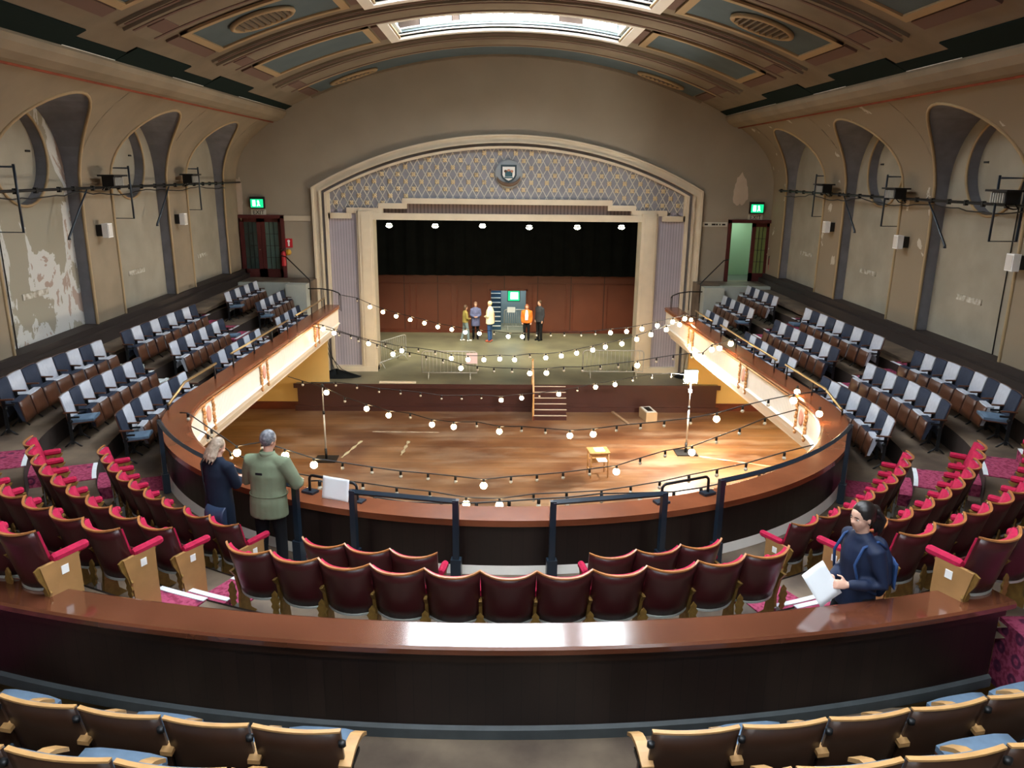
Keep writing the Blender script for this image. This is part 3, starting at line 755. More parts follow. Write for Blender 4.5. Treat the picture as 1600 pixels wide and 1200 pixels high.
# medallions on the balcony front
m_orn = M('gilt_ornament', '#c48d55', .45, var=.2, vscale=14)
def medallion(s):
    p, n_ = path(lambda th: capR(th, 5.295), s); z = zpar(p.y)-.36
    t = empty('balcony_medallion', (p.x, p.y, z)); inward = -n_; t.rotation_euler = (0, 0, math.atan2(-inward.x, inward.y))
    mb = MB(); mb.lathe([(0, -.01), (.13, -.01), (.13, .03), (.1, .04), (0, .04)], n=20, axis='y')
    mb.v = [(x*.8, y, z*1.25) for x, y, z in mb.v]; mb.build('oval_boss', M('pink_boss', '#c98f7d', .5), t)
    mb = MB(); mb.box(-.2, .2, -.01, .015, -.26, .26); mb.build('plaque', m_creamw, t)
    for sx in (-1, 1):
        mb = MB()
        for k in range(9): mb.ball((sx*.24+.02*math.sin(k*2), .03, .24-.075*k), .042, 0, 6, (1, .8, 1.1))
        mb.build('garland', m_orn, t)
    return t
MED = [(1, 13.75), (1, 17.3), (1, 22.3), (-1, 13.8), (-1, 17.3), (-1, 22.6)]
words = ['nearest the curved end', 'in the middle', 'nearest the stage']
for i, (sd, y) in enumerate(MED):
    t = medallion(s_of(5.6, sd, x=None, y=y) if y >= CY else sd*math.acos((CY-y)/5.55))
    tag(t, 'gilt garland and oval medallion on the %s balcony front, %s' % ('right' if sd > 0 else 'left', words[i % 3]), 'medallion', 'medallions on the balcony front')

# ---------------------------------------------------------------- barrier behind the centre block
DC = (-.19, 17.88)
def arcpt(R, a): return Vector((DC[0]+R*math.sin(a), DC[1]-R*math.cos(a), 0))
def arcsweep(mb, prof, a0, a1, n=60, m=0, closed=True):
    rows = []
    for i in range(n+1):
        a = a0+(a1-a0)*i/n; rows.append([(*arcpt(r, a).xy, z) for r, z in prof])
    k = len(prof); fs = []
    for i in range(n):
        for j in range(k): fs.append((i*k+j, i*k+(j+1) % k, (i+1)*k+(j+1) % k, (i+1)*k+j))
    fs += [tuple(range(k)), tuple(n*k+j for j in range(k-1, -1, -1))]
    mb.add([p for r in rows for p in r], fs, m)
bar = empty('barrier_wall', (0, 0, 0)); tag(bar, 'long curved dark timber barrier with a polished brown top across the foreground', 'barrier')
A0, A1 = -.336, .3035
m_deskcap.node_tree.nodes['Principled BSDF'].inputs['Coat Weight'].default_value = 1.0; m_deskcap.node_tree.nodes['Principled BSDF'].inputs['Coat IOR'].default_value = 1.7; m_deskcap.node_tree.nodes['Principled BSDF'].inputs['Coat Roughness'].default_value = .12
mb = MB(); arcsweep(mb, [(12.89, 5.094), (13.20, 5.105), (13.22, 5.09), (13.22, 5.05), (13.19, 5.03), (12.9, 5.03), (12.87, 5.05), (12.87, 5.085)], A0, A1); mb.build('polished_top', m_deskcap, bar)
mb = MB(); arcsweep(mb, [(12.93, 5.03), (13.17, 5.03), (13.17, 4.96), (13.14, 4.94), (12.93, 4.94)], A0+.002, A1-.002, 60); mb.build('moulding', m_darkwood, bar)
mb = MB(); arcsweep(mb, [(12.95, 4.94), (13.13, 4.94), (13.13, 4.3), (12.95, 4.0)], A0+.003, A1-.003, 60); mb.build('boarded_panel', m_boards, bar)
mb = MB(); arcsweep(mb, [(13.13, 4.40), (13.16, 4.38), (13.16, 4.3), (13.13, 4.3)], A0+.002, A1-.002, 60); mb.build('plinth', M('dusty_grey_plinth', '#3c4244', .6, var=.15, vscale=6), bar)

# ---------------------------------------------------------------- aisle carpets and steps
def ring_z(R_off, p): 
    return p
def runner(th0, th1, k0, k1, label, carpet=True, side=1, group='stepped aisle carpets'):
    """radial aisle between angles (radians param s) from tier k0 to k1: half steps, carpet, nosings"""
    t = empty('aisle_carpet' if carpet else 'aisle_steps'); tag(t, label, 'carpet' if carpet else 'steps', group)
    cm = MB(); nm = MB(); sm = MB()
    def P(R, s, z): 
        p, n_ = path(lambda th: R, s); p = clip(p); return Vector((p.x, p.y, z))
    N = 4
    def slab(mb, R0, R1, z0f, h0, h1, inset=0):
        for i in range(N):
            a = th0+(th1-th0)*i/N; b = th0+(th1-th0)*(i+1)/N
            q = [P(R0, a, 0), P(R0, b, 0), P(R1, b, 0), P(R1, a, 0)]
            lo = [Vector((p.x, p.y, z0f(p.y)+h0)) for p in q]; hi = [Vector((p.x, p.y, z0f(p.y)+h1)) for p in q]
            mb.add(lo+hi, [(3, 2, 1, 0), (4, 5, 6, 7), (0, 1, 5, 4), (1, 2, 6, 5), (2, 3, 7, 6), (3, 0, 4, 7)])
    thm = (th0+th1)/2
    for k in range(k0, k1+1):
        zf = (lambda kk: (lambda y: tierz(kk, min(y, 26.3))))(k)
        Ra = EDG[k](min(PI/2, abs(thm))); Rb = EDG[k+1](min(PI/2, abs(thm)))
        if Ra > 9.6 and abs(thm) > 1.3: break
        Rb = min(Rb, 9.8) if abs(thm) > 1.3 else Rb
        last = k == k1
        if carpet: slab(cm, Ra+.0, Rb-(0 if last else .3), zf, .0, .015)
        nm = MB()
        if k > k0 or k0 > 0: slab(nm, Ra-.005, Ra+.055, zf, .012, .022); nm.build('step_nosing', m_nosing, t)
        if not last:   # half step
            nm = MB()
            sm = MB(); slab(sm, Rb-(.3 if carpet else .62), Rb-.0, zf, .0, RISE/2); sm.build('step_block', m_stepw if not carpet else m_carpet, t)
            if carpet: slab(cm, Rb-.3, Rb, zf, RISE/2, RISE/2+.015)
            slab(nm, Rb-.305, Rb-.245, zf, RISE/2+.012, RISE/2+.022); nm.build('step_nosing', m_nosing, t)
    if carpet: cm.build('carpet', m_carpet, t)
    return t
D = R_
runner(-D(25.2), -D(21.2), 1, 2, 'patterned crimson stepped carpet left of the centre seats, behind the couple', True)
runner(D(18.8), D(23.2), 1, 2, 'patterned crimson stepped carpet right of the centre seats, by the woman with papers', True)
runner(-D(68), -D(61.5), 0, 4, 'crimson stepped aisle carpet between the red and the blue seats on the left', True)
runner(D(59.5), D(67), 0, 4, 'crimson stepped aisle carpet between the red and the blue seats on the right', True)
sy = lambda y: PI/2+(y-CY)/7
runner(-sy(16.45), -sy(15.75), 0, 3, 'white painted wooden steps between the near and middle blue seats on the left', False, group='gallery aisle steps')
runner(sy(15.65), sy(16.4), 0, 3, 'crimson stepped aisle carpet between the near and middle blue seats on the right', True)
runner(-sy(22.2), -sy(20.95), 0, 3, 'crimson stepped aisle carpet by the stage end blue seats on the left', True)
runner(sy(21.2), sy(22.3), 0, 3, 'crimson stepped aisle carpet by the stage end blue seats on the right', True)
for sx in (-1, 1):
    x0, x1 = (3.86, 6.2) if sx > 0 else (-6.5, -4.55)
    cc = MB().box(x0, x1, 4.55, 5.55, 4.2, 4.80).build('carpet_strip', m_carpet); MB().box(x0, x1, 4.53, 4.60, 4.79, 4.815).build('step_nosing', m_nosing, cc); MB().box(x0, x1, 4.15, 4.56, 4.2, 4.55).build('lower_step', m_carpet, cc)
    tag(cc, 'patterned crimson carpet step beside the %s end of the foreground barrier' % ('right' if sx > 0 else 'left'), 'carpet', 'side aisle carpets')
# ================================================================ SEATS
def red_seat(kind):
    """tip-up theatre armchair, facing +y; kind: mid, R (aisle end at +x), L (aisle end at -x)"""
    t = empty('theatre_seat'); w = .235
    def curve(x): return -.105+.105*(abs(x)/w)**2.2
    def backpt(u, v, off=0):
        x = -w+2*w*u; z = .36+.5*v+.022*v*(abs(x)/w)**3; return (x*(.93+.07*v), curve(x)+off+.13*(1-v), z)
    MB().shell(lambda u, v: backpt(u, v), 10, 5, lambda u, v: (0, .022, 0), 0).build('back_shell', m_maroon, t)
    def cush(u, v):
        x = (-w+.015)+(2*w-.03)*u; z = .36+.488*v+.022*v*(abs(x)/w)**3
        return (x*(.93+.07*v), curve(x)+.022+.13*(1-v), z)
    MB().shell(cush, 10, 5, lambda u, v: (0, .05*(1-.2*abs(2*u-1)**4)+.004, 0), 0).build('back_cushion', m_redplush, t)
    # veneer top edge
    def te(u, v):
        x = -w+2*w*u; return (x, curve(x)-.005+.026*v, .860+.022*(abs(x)/w)**3)
    MB().shell(te, 10, 1, (0, 0, .014), 0, smooth=False).build('top_edge', m_veneer, t)
    # tipped-up seat
    def pan(u, v):
        x = -.19+.38*u; return (x, .33-.10*v+.02*math.cos(PI*(u-.5)), .2+.36*v)
    s = MB().shell(pan, 6, 3, (0, -.02, 0), 0).build('seat_pan', m_maroon, t)
    MB().shell(lambda u, v: (-.185+.37*u, .31-.10*v, .22+.33*v), 6, 3, lambda u, v: (0, -.07+.02*abs(2*u-1)**3, 0), 0).build('seat_cushion', m_redplush, s)
    # lower back rim
    MB().shell(lambda u, v: (-w*.93+2*w*.93*u, curve(-w+2*w*u)+.128+.03*v, .335), 8, 1, (0, 0, .02), 0).build('lower_edge', m_steel, t)
    def arm(sx, L=.31):
        a = MB().bbox(sx-.034, sx+.034, .10, L, .58, .655, .022).build('armrest', m_redplush, t)
        b = MB(); prof = [(.02, .58), (.33, .58), (.27, .5), (.22, .3), (.25, .08), (.33, .0), (.0, .0), (.1, .1), (.12, .3), (.08, .5)]
        b.extr([(y, z) for y, z in prof], sx-.014, sx+.014, 'x'); b.build('arm_bracket', m_gold, a)
        lf = MB(); poly = [(-.0, .20), (.03, .24), (.022, .27), (.042, .30), (.03, .33), (.048, .37), (.028, .40), (.03, .43), (0, .47)]
        poly += [(-x, z) for x, z in reversed(poly[1:-1])]
        lf.extr([(sx+x, z) for x, z in poly], .02, .035, 'y'); lf.build('leaf_bracket', m_gold, t)
        MB().box(sx-.02, sx+.02, .03, .07, 0, .22).build('leg', m_steel, t)
    def panel(sx, out):
        arm(sx, .40)
        p = MB(); prof = [(-.02, .60), (.30, .60), (.30, .0), (.06, .0), (.04, .3)]
        a, b = sorted((sx, sx+out*.032)); p.extr(prof, a, b, 'x'); e = p.build('end_panel', m_endwood, t)
        a, b = sorted((sx+out*.032, sx+out*.036)); MB().box(a, b, .14, .2, .47, .54).build('number_plate', m_white, e)
        q = MB(); prof = [(-.02, .60), (-.06, .58), (-.04, .5), (.0, .42), (.03, .3)]; q.extr(prof+[(.05, .3), (.04, .6)], min(sx, sx+out*.02), max(sx, sx+out*.02), 'x'); q.build('scroll_bracket', m_gold, t)
    if kind == 'L': panel(-w-.01, -1)
    else: arm(-w-.0)
    if kind == 'R': panel(w+.01, 1)
    if kind == 'E': arm(w+.01)
    return t
def blue_seat(col, end=False, down=False, front=False):
    t = empty('tip_up_seat'); w = .225; up_m = m_navy if col == 'navy' else m_pale
    if front: up_m = m_blueseat
    def curve(x): return -.03+.03*(abs(x)/w)**2
    MB().shell(lambda u, v: (-w+2*w*u, curve(-w+2*w*u)+.12*(1-v), .30+.56*v), 8, 3, (0, .018, 0), 0).build('back_shell', m_plydark if front else m_ply, t)
    MB().shell(lambda u, v: (-w+.008+(2*w-.016)*u, curve(-w+2*w*u)+.018+.12*(1-v), .305+.55*v), 8, 3, lambda u, v: (0, .03*(1-.4*abs(2*u-1)**4), 0), 0).build('back_cushion', up_m, t)
    if front:
        MB().shell(lambda u, v: (-w+2*w*u, curve(-w+2*w*u)-.004+.03*v, .86), 8, 1, (0, 0, .012), 0, smooth=False).build('top_edge', m_lightwood, t)
    if down:
        s = MB().shell(lambda u, v: (-.2+.4*u, .08+.40*v, .40+.03*v), 5, 4, (0, 0, -.02), 0).build('seat_pan', m_ply, t)
        MB().shell(lambda u, v: (-.2+.4*u, .08+.40*v, .40+.03*v), 5, 4, lambda u, v: (0, 0, .06-.02*abs(2*u-1)**4), 0).build('seat_cushion', m_blueseat, s)
    else:
        s = MB().shell(lambda u, v: (-.2+.4*u, .40-.07*v+.015*math.cos(PI*(u-.5)), .20+.33*v), 6, 3, (0, -.018, 0), 0).build('seat_pan', m_ply, t)
        MB().shell(lambda u, v: (-.195+.39*u, .382-.07*v, .22+.325*v), 6, 3, lambda u, v: (0, -.055-.045*v, 0), 0).build('seat_cushion', up_m, s)
    def arm(sx):
        if front:
            a = MB()
            a.shell(lambda u, v: (sx-.032+.064*v, .01+.36*u, .62+.035*math.sin(PI*min(1, u*1.2))-.05*max(0, u-.8)/.2), 8, 1, (0, 0, -.028), 0, smooth=False); am = a.build('armrest', m_lightwood, t)
        else:
            am = MB().bbox(sx-.022, sx+.022, .04, .28, .585, .61, .008).build('armrest', m_ply, t)
        b = MB(); b.box(sx-.012, sx+.012, .10, .15, .05, .60); b.box(sx-.012, sx+.012, .10, .28, .5, .53); b.tube([(sx, .12, .12), (sx, .26, 0)], .014, 6); b.tube([(sx, .12, .12), (sx, .0, 0)], .014, 6)
        b.ball((sx, .14, .45), .035, 0, 8, (.6, 1, 1)); b.build('stanchion', m_iron, am)
        if front: MB().lathe([(0, 0), (.02, 0), (.02, .03), (0, .03)], (sx, -.01, .78), 8).build('back_bolt', m_iron, t)
    arm(-w-.01)
    if end: arm(w+.01)
    return t
RED = {k: red_seat(k) for k in ('mid', 'R', 'L', 'E')}
BLUE = {(c, e, d): blue_seat(c, e, d) for c in ('navy', 'pale') for e in (False, True) for d in (False, True)}
FRONT = {(e, d): blue_seat('navy', e, d, True) for e in (False, True) for d in (False, True)}
kid_map()
used = set()
def place(proto, p, rz, sc, label, cat, group):
    if id(proto) not in used:
        used.add(id(proto)); o = proto; o.location = p; o.rotation_euler = (0, 0, rz); o.scale = (sc, 1, 1)
    else: o = copy_tree(proto, None, p, rz, (sc, 1, 1))
    o['label'] = label; o['category'] = cat; o['group'] = group
    return o
ORD = ['first', 'second', 'third', 'fourth', 'fifth', 'sixth', 'seventh', 'eighth', 'ninth', 'tenth', 'eleventh', 'twelfth']
def face(n_): return math.atan2(n_.x, -n_.y)   # seat looks along -n
def row_seats(k, s0, s1, n, maker, width):
    """n seats of row k between path parameters s0<s1"""
    for i in range(n):
        a = s0+(s1-s0)*i/n; b = s0+(s1-s0)*(i+1)/n
        pa, _ = path(lambda th: rowR(k, th), a); pb, _ = path(lambda th: rowR(k, th), b)
        mid = (pa+pb)/2; d = (pb-pa); L = d.length; d.normalize(); nn = Vector((d.y, -d.x, 0))
        mid.z = tierz(k, mid.y)
        maker(i, mid, face(nn), L/width)
# --- blue galleries: (row, y near, y far, count, colour of the nearest seat)
rown = {0: 'parapet', 1: 'middle', 2: 'wall'}
BB = {-1: [(2, 11.7, 15.64, 8, 'navy', 'near'), (2, 16.46, 20.71, 9, 'navy', 'middle'), (2, 22.95, 26.15, 7, 'pale', 'far'),
           (1, 12.14, 15.5, 8, 'pale', 'near'), (1, 16.9, 20.4, 8, 'pale', 'middle'), (1, 23.2, 26.4, 7, 'navy', 'far'),
           (0, 12.2, 15.63, 8, 'navy', 'near'), (0, 17.06, 20.75, 8, 'navy', 'middle'), (0, 22.3, 25.1, 6, 'pale', 'far')],
      1: [(2, 11.24, 15.15, 9, 'navy', 'near'), (2, 16.42, 20.9, 9, 'pale', 'middle'), (2, 23.0, 26.0, 7, 'pale', 'far'),
          (1, 11.96, 15.41, 8, 'navy', 'near'), (1, 16.72, 20.89, 9, 'navy', 'middle'), (1, 22.64, 25.9, 7, 'pale', 'far'),
          (0, 12.07, 15.58, 8, 'pale', 'near'), (0, 17.0, 20.79, 8, 'pale', 'middle'), (0, 22.37, 24.84, 5, 'pale', 'far')]}
DOWN = {(-1, 2, 'far', 0), (-1, 1, 'middle', 7), (-1, 1, 'far', 0), (1, 1, 'far', 0), (1, 2, 'middle', 8), (-1, 0, 'near', 0), (-1, 1, 'near', 0), (1, 2, 'near', 0), (1, 0, 'middle', 0)}
sdn = {-1: 'left', 1: 'right'}
for sd, L in BB.items():
    for k, y0, y1, n, c0, bn in L:
        Rk = ROWR[k][0]
        sa = sd*(PI/2+(y0-CY)/7 if y0 >= CY else math.acos((CY-y0)/Rk)); sb = sd*(PI/2+(y1-CY)/7)
        s0, s1 = sorted((sa, sb))
        def mk(i, p, rz, sc, k=k, n=n, c0=c0, bn=bn, sd=sd):
            j = i if sd > 0 else n-1-i            # j counts from the near end
            c = c0 if j % 2 == 0 else ('pale' if c0 == 'navy' else 'navy')
            dn = (sd, k, bn, j) in DOWN
            lab = '%s%s tip-up seat, %s from stage in %s row, %s block, %s balcony' % ('navy' if c == 'navy' else 'pale grey', ' lowered' if dn else '', ORD[n-1-j], rown[k], bn, sdn[sd])
            place(BLUE[(c, i == n-1, dn)], p, rz, sc, lab, 'seat', '%s balcony seats, %s row' % (sdn[sd], rown[k]))
        row_seats(k, s0, s1, n, mk, .47)
# --- red seats: (row, theta near the centre aisle, theta far, count)
def th_fix(R, th):   # thetas were taken about x = 0
    a = R_(th); return math.atan2(R*math.sin(a)-CX, R*math.cos(a))
RB = {-1: [(0, -26.6, -60, 9), (1, -26.0, -58.2, 9), (2, -24.6, -59, 11), (3, -24.0, -46, 8)],
      1: [(0, 25.6, 58.0, 9), (1, 24.5, 57, 9), (2, 22.2, 57, 11), (3, 21.4, 45, 8)]}
rn = ['front', 'second', 'third', 'fourth']
for sd, L in RB.items():
    for k, t0, t1, n in L:
        sa, sb = th_fix(ROWR[k][0], t0), th_fix(ROWR[k][0], t1); s0, s1 = sorted((sa, sb))
        def mk(i, p, rz, sc, k=k, n=n, sd=sd):
            j = i if sd > 0 else n-1-i
            v = 'mid'
            if sd < 0 and i == n-1: v = 'R'
            if sd > 0 and i == 0: v = 'L'
            if sd > 0 and i == n-1: v = 'E'
            lab = 'red plush theatre seat, %s from the centre aisle in the %s row, %s side block' % (ORD[j], rn[k], sdn[sd])
            place(RED[v], p, rz, sc, lab, 'seat', '%s side red seats, %s row' % (sdn[sd], rn[k]))
        row_seats(k, s0, s1, n, mk, .47)
for k, t0, t1, n, nm in ((0, -19.5, -7.4, 3, 'front row left of gap'), (0, 5.1, 17.3, 3, 'front row right of gap'), (1, -20.9, 18.0, 11, 'long back row')):
    s0, s1 = th_fix(7.9 if k else 7.0, t0), th_fix(7.9 if k else 7.0, t1)
    def mk(i, p, rz, sc, k=k, n=n, nm=nm):
        v = 'mid'
        if i == n-1: v = 'E'
        lab = 'red theatre seat, %s from left in centre block %s' % (ORD[i], nm)
        place(RED[v], p, rz, sc, lab, 'seat', 'centre block red seats, '+nm)
    row_seats(k, s0, s1, n, mk, .47)
# --- foreground wooden-backed rows
def frow(R, a_list, z, nm, downs, word):
    n = len(a_list)-1
    for i in range(n):
        a, b = a_list[i], a_list[i+1]; pa, pb = arcpt(R, a), arcpt(R, b); d = (pb-pa); Ln = d.length; d.normalize(); mid = (pa+pb)/2; mid.z = z
        j = n-1-i if word == 'left' else i
        lab = 'wooden seat%s, %s from centre gap, %s, %s side' % (' with lowered blue cushion' if i in downs else '', ORD[j], nm, word)
        place(FRONT[(i == n-1, i in downs)], mid, math.atan2(-(-d.y), 0)*0+math.atan2(d.y, d.x), Ln/.47, lab, 'seat', 'foreground wooden seats, '+nm+' '+word)
frow(14.15, [-.0716-.0389*i for i in range(5, -1, -1)], 4.3, 'row behind barrier', {2, 4, 0}, 'left')
frow(14.15, [.0552+.0387*i for i in range(7)], 4.3, 'row behind barrier', {1, 4, 5}, 'right')
frow(14.85, [-.056-.0397*i for i in range(5, -1, -1)], 4.63, 'nearest row', {2}, 'left')
frow(14.85, [.0514+.0392*i for i in range(6)], 4.63, 'nearest row', {3}, 'right')
# protos never placed
for d_ in (RED, BLUE, FRONT):
    for o in list(d_.values()):
        if id(o) not in used:
            def rm(x):
                for c in KIDS.get(x.name, []): rm(c)
                bpy.data.objects.remove(x)
            rm(o)
# ================================================================ RAILS
def P3(x, y, z): return Vector((x, y, z))
def polar(R, deg, z):
    a = R_(deg); return Vector((CX+R*math.sin(a), CY-R*math.cos(a), z))
def guard_rail(a0, a1, z, label, R=5.93, seg=1):
    t = empty('guard_rail'); tag(t, label, 'rail', 'dark guard rails on the balcony front')
    n = max(1, seg); pts = [polar(R, a0+(a1-a0)*i/n, z+(0 if not isinstance(z, tuple) else 0)) for i in range(n+1)]
    MB().tube(pts, .035, 4, 0, smooth=False).build('top_rail', m_navyrail, t)
    for p in (pts[0], pts[-1]):
        MB().box(-.035, .035, -.03, .03, fl(p.y), z+.02, 0).build('post', m_navyrail, t, (p.x, p.y, 0), (0, 0, math.atan2(p.x-CX, CY-p.y)))
        b = MB(); b.box(-.06, .06, -.05, .05, fl(p.y)+.02, fl(p.y)+.32); b.build('post_shoe', m_navyrail, t, (p.x, p.y, 0), (0, 0, math.atan2(p.x-CX, CY-p.y)))
    return t
guard_rail(-18.2, -6.3, 4.73, 'dark navy guard rail on posts, left of the two in front of the centre seats')
guard_rail(4.3, 17.2, 4.73, 'dark navy guard rail on posts, right of the two in front of the centre seats')
guard_rail(24.5, 56, 4.80, 'long curved dark guard rail along the right curve of the balcony', 5.98, 10)
guard_rail(-60, -25.5, 4.70, 'long curved dark guard rail along the left curve beside the couple', 5.98, 11)
def hoop(a0, a1, label):
    p0, p1 = polar(5.47, a0, 0), polar(5.47, a1, 0); z0 = zpar(p0.y); t = empty('parapet_hoop'); tag(t, label, 'rail', 'small black hoops on the capping')
    u = (p1-p0).normalized(); H = .24; r = .06
    pts = [p0+P3(0, 0, z0)]+[p0+P3(0, 0, z0+H-r)]+[p0+u*(r*(1-math.cos(a)))+P3(0, 0, z0+H-r+r*math.sin(a)) for a in (.4, .8, 1.2, 1.57)]
    pts += [p1-u*(r*(1-math.cos(a)))+P3(0, 0, z0+H-r+r*math.sin(a)) for a in (1.57, 1.2, .8, .4)]+[p1+P3(0, 0, z0+H-r), p1+P3(0, 0, z0)]
    MB().tube(pts, .018, 8).build('hoop_tube', m_iron, t)
    for p in (p0, p1): MB().box(-.09, .09, -.06, .06, 0, .03).build('base_plate', m_navyrail, t, (p.x, p.y, z0), (0, 0, math.atan2(p.x-CX, CY-p.y)))
    return t
hoop(-27.7, -20.3, 'small black tube hoop on the capping under the hanging white sheet')
hoop(19.7, 27.1, 'small black tube hoop on the capping to the right, without a sheet')
# sheet of paper hung over the left hoop
a0, a1 = polar(5.47, -25.2, 0), polar(5.47, -21.2, 0); u = (a1-a0)
def sheet(uu, v):
    p = a0+u*uu; n_ = Vector((p.x-CX, p.y-CY, 0)).normalized()
    return p+n_*(.022+.05*v+.004*math.sin(uu*7))+P3(0, 0, 4.40+.262-.29*v+.0)
o = MB().shell(sheet, 8, 8, lambda a, b: (0, .002, 0), 0).build('paper_sheet', m_paper); tag(o, 'large white sheet of paper hung over the small hoop on the balcony edge', 'paper')
# brass topped rails along the straight sides
SR = {-1: [[(12.7, 4.40), (13.59, 4.55), (15.2, 4.51)], [(16.1, 4.50), (20.7, 4.36)], [(21.5, 4.34), (25.3, 4.24)]],
      1: [[(21.1, 4.34), (23.0, 4.31)], [(16.0, 4.46), (20.3, 4.39)], [(12.6, 4.40), (13.47, 4.53), (15.47, 4.49)]]}
nm = {-1: ['nearest the curve', 'in the middle', 'nearest the stage'], 1: ['nearest the stage', 'in the middle', 'nearest the curve']}
for sd, L in SR.items():
    for i, pts in enumerate(L):
        x = -6.0 if sd < 0 else 5.72
        t = empty('balcony_hand_rail'); tag(t, 'slim worn brass hand rail on the %s balcony edge, %s' % (sdn[sd], nm[sd][i]), 'rail', 'brass rails on the side balconies')
        P = [P3(x-(sd*.06 if y < 13 else 0), y, z) for y, z in pts]
        MB().tube(P, .024, 8).build('top_rail', m_brass, t)
        y0, y1 = pts[0][0], pts[-1][0]; n = max(2, int((y1-y0)/1.3)+1)
        for k in range(n):
            y = y0+.1+(y1-y0-.2)*k/(n-1); z = interp(y, [p[0] for p in pts], [p[1] for p in pts])
            MB().tube([P3(x, y, zpar(y)-.03), P3(x, y, z)], [.022, .013], 6).build('post', m_iron, t)
# curved black end rails by the landings, landings and stair rails
for sd in (-1, 1):
    w = sdn[sd]; x0 = -5.85 if sd < 0 else 5.75
    t = empty('end_rail'); tag(t, 'black curved rail at the stage end of the %s balcony' % w, 'rail', 'end rails of the balconies')
    pts = [P3(sd*6.85, 26.6, 4.35), P3(sd*6.4, 26.55, 4.36), P3(sd*6.0, 26.4, 4.33), P3(sd*5.7, 26.1, 4.28), P3(sd*5.6, 25.85, 4.25)]
    MB().tube(pts, .02, 6).build('top_rail', m_iron, t)
    for i in (1, 2, 3, 4): MB().tube([pts[i], P3(pts[i].x, pts[i].y, 3.7)], .012, 6).build('post', m_iron, t)
    t = empty('end_panel_box'); o = MB().box(min(sd*6.9, sd*7.6), max(sd*6.9, sd*7.6), 26.5, 27.0, 3.2, 4.5).build('landing_box', M('grey_box_paint', '#a5a9a0', .6, var=.05)); tag(o, 'pale grey box at the foot of the %s exit landing' % w, 'box', 'landing boxes'); bpy.data.objects.remove(t)
    o = MB().box(min(sd*7.6, sd*9.7), max(sd*7.6, sd*9.7), 26.9, 27.15, 3.2, 4.5).build('landing_wall_%s' % w, M('grey_box_paint', '#a5a9a0')); struct(o)
    t = empty('stair_rail'); tag(t, 'sloping black stair rail below the %s exit door' % w, 'rail', 'stair rails by the exits')
    MB().tube([P3(sd*8.1, 28.0, 5.33), P3(sd*7.9, 27.9, 5.30), P3(sd*6.85, 26.9, 4.6), P3(sd*6.85, 26.9, 3.9)], .02, 6).build('rail_tube', m_iron, t)
# ================================================================ DOORS
def glazed_leaf(par, x0, x1, z0, z1, m_g, y=28.36):
    mb = MB(); mb.box(x0, x0+.14, y, y+.05, z0, z1); mb.box(x1-.14, x1, y, y+.05, z0, z1); mb.box(x0, x1, y, y+.05, z0, z0+.3); mb.box(x0, x1, y, y+.05, z1-.14, z1)
    d = mb.build('door_leaf', M('oxblood_door_wood', '#4c1715', .35, var=.1), par)
    MB().box(x0+.14, x1-.14, y+.02, y+.03, z0+.3, z1-.14).build('glass', m_g, d)
    g = MB(); 
    for k in (1, 2): g.box(x0+.14+(x1-x0-.28)*k/3-.008, x0+.14+(x1-x0-.28)*k/3+.008, y+.005, y+.045, z0+.3, z1-.14)
    for k in (1, 2, 3): g.box(x0+.14, x1-.14, y+.005, y+.045, z0+.3+(z1-z0-.44)*k/4-.008, z0+.3+(z1-z0-.44)*k/4+.008)
    g.build('glazing_bar', m_iron, d); MB().lathe([(0, 0), (.02, 0), (.02, -.05), (0, -.05)], ((x0+x1)/2+.3, y, z0+1.0), 8, axis='y').build('door_handle', m_brass, d)
    return d
def door(n, x0, x1, z0, z1):
    mb = MB(); mb.box(x0-.02, x0+.1, 28.2, 28.66, z0, z1+.06); mb.box(x1-.1, x1+.02, 28.2, 28.66, z0, z1+.06); mb.box(x0-.02, x1+.02, 28.2, 28.66, z1-.04, z1+.08)
    t = mb.build('door_%d' % n, M('oxblood_door_wood', '#4c1715')); struct(t); return t
d1 = door(1, -9.7, -8.0, 4.5, 6.66)
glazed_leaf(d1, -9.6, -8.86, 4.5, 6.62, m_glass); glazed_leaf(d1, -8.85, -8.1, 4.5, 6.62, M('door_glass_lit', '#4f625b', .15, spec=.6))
d2 = door(2, 8.08, 9.75, 4.5, 6.66)
glazed_leaf(d2, 8.98, 9.65, 4.5, 6.62, M('green_door_glass', '#6f7d4d', .2, spec=.5))
# corridors behind the doors
mb = MB()
for a, b in ((-9.9, -7.8), (7.9, 9.95)):
    mb.box(a, b, 30.4, 30.5, 4.4, 7, 0); mb.box(a-.1, a, 28.65, 30.5, 4.4, 7, 0); mb.box(b, b+.1, 28.65, 30.5, 4.4, 7, 0); mb.box(a, b, 28.65, 30.5, 6.95, 7, 0); mb.box(a, b, 28.65, 30.5, 4.4, 4.48, 1)
o = mb.build('wall_corridors', [M('pale_green_corridor', '#9fb79a', .6), M('corridor_floor', '#5c6058', .5)]); struct(o)
o = MB().box(8.12, 8.26, 30.3, 30.38, 4.75, 6.6).build('corridor_window', M('bright_window', '#f2ffff', .4, emit=4.5)); tag(o, 'bright narrow window strip seen through the open right exit door', 'window')
ld = bpy.data.lights.new('corridor_lamp', 'AREA'); ld.energy = 14; ld.size = .6; ld.color = (.8, 1, .85); lo = bpy.data.objects.new('corridor_lamp', ld); COL.objects.link(lo); lo.location = (8.9, 29.6, 6.9); tag(lo, 'corridor ceiling light behind the right exit door', 'lamp')
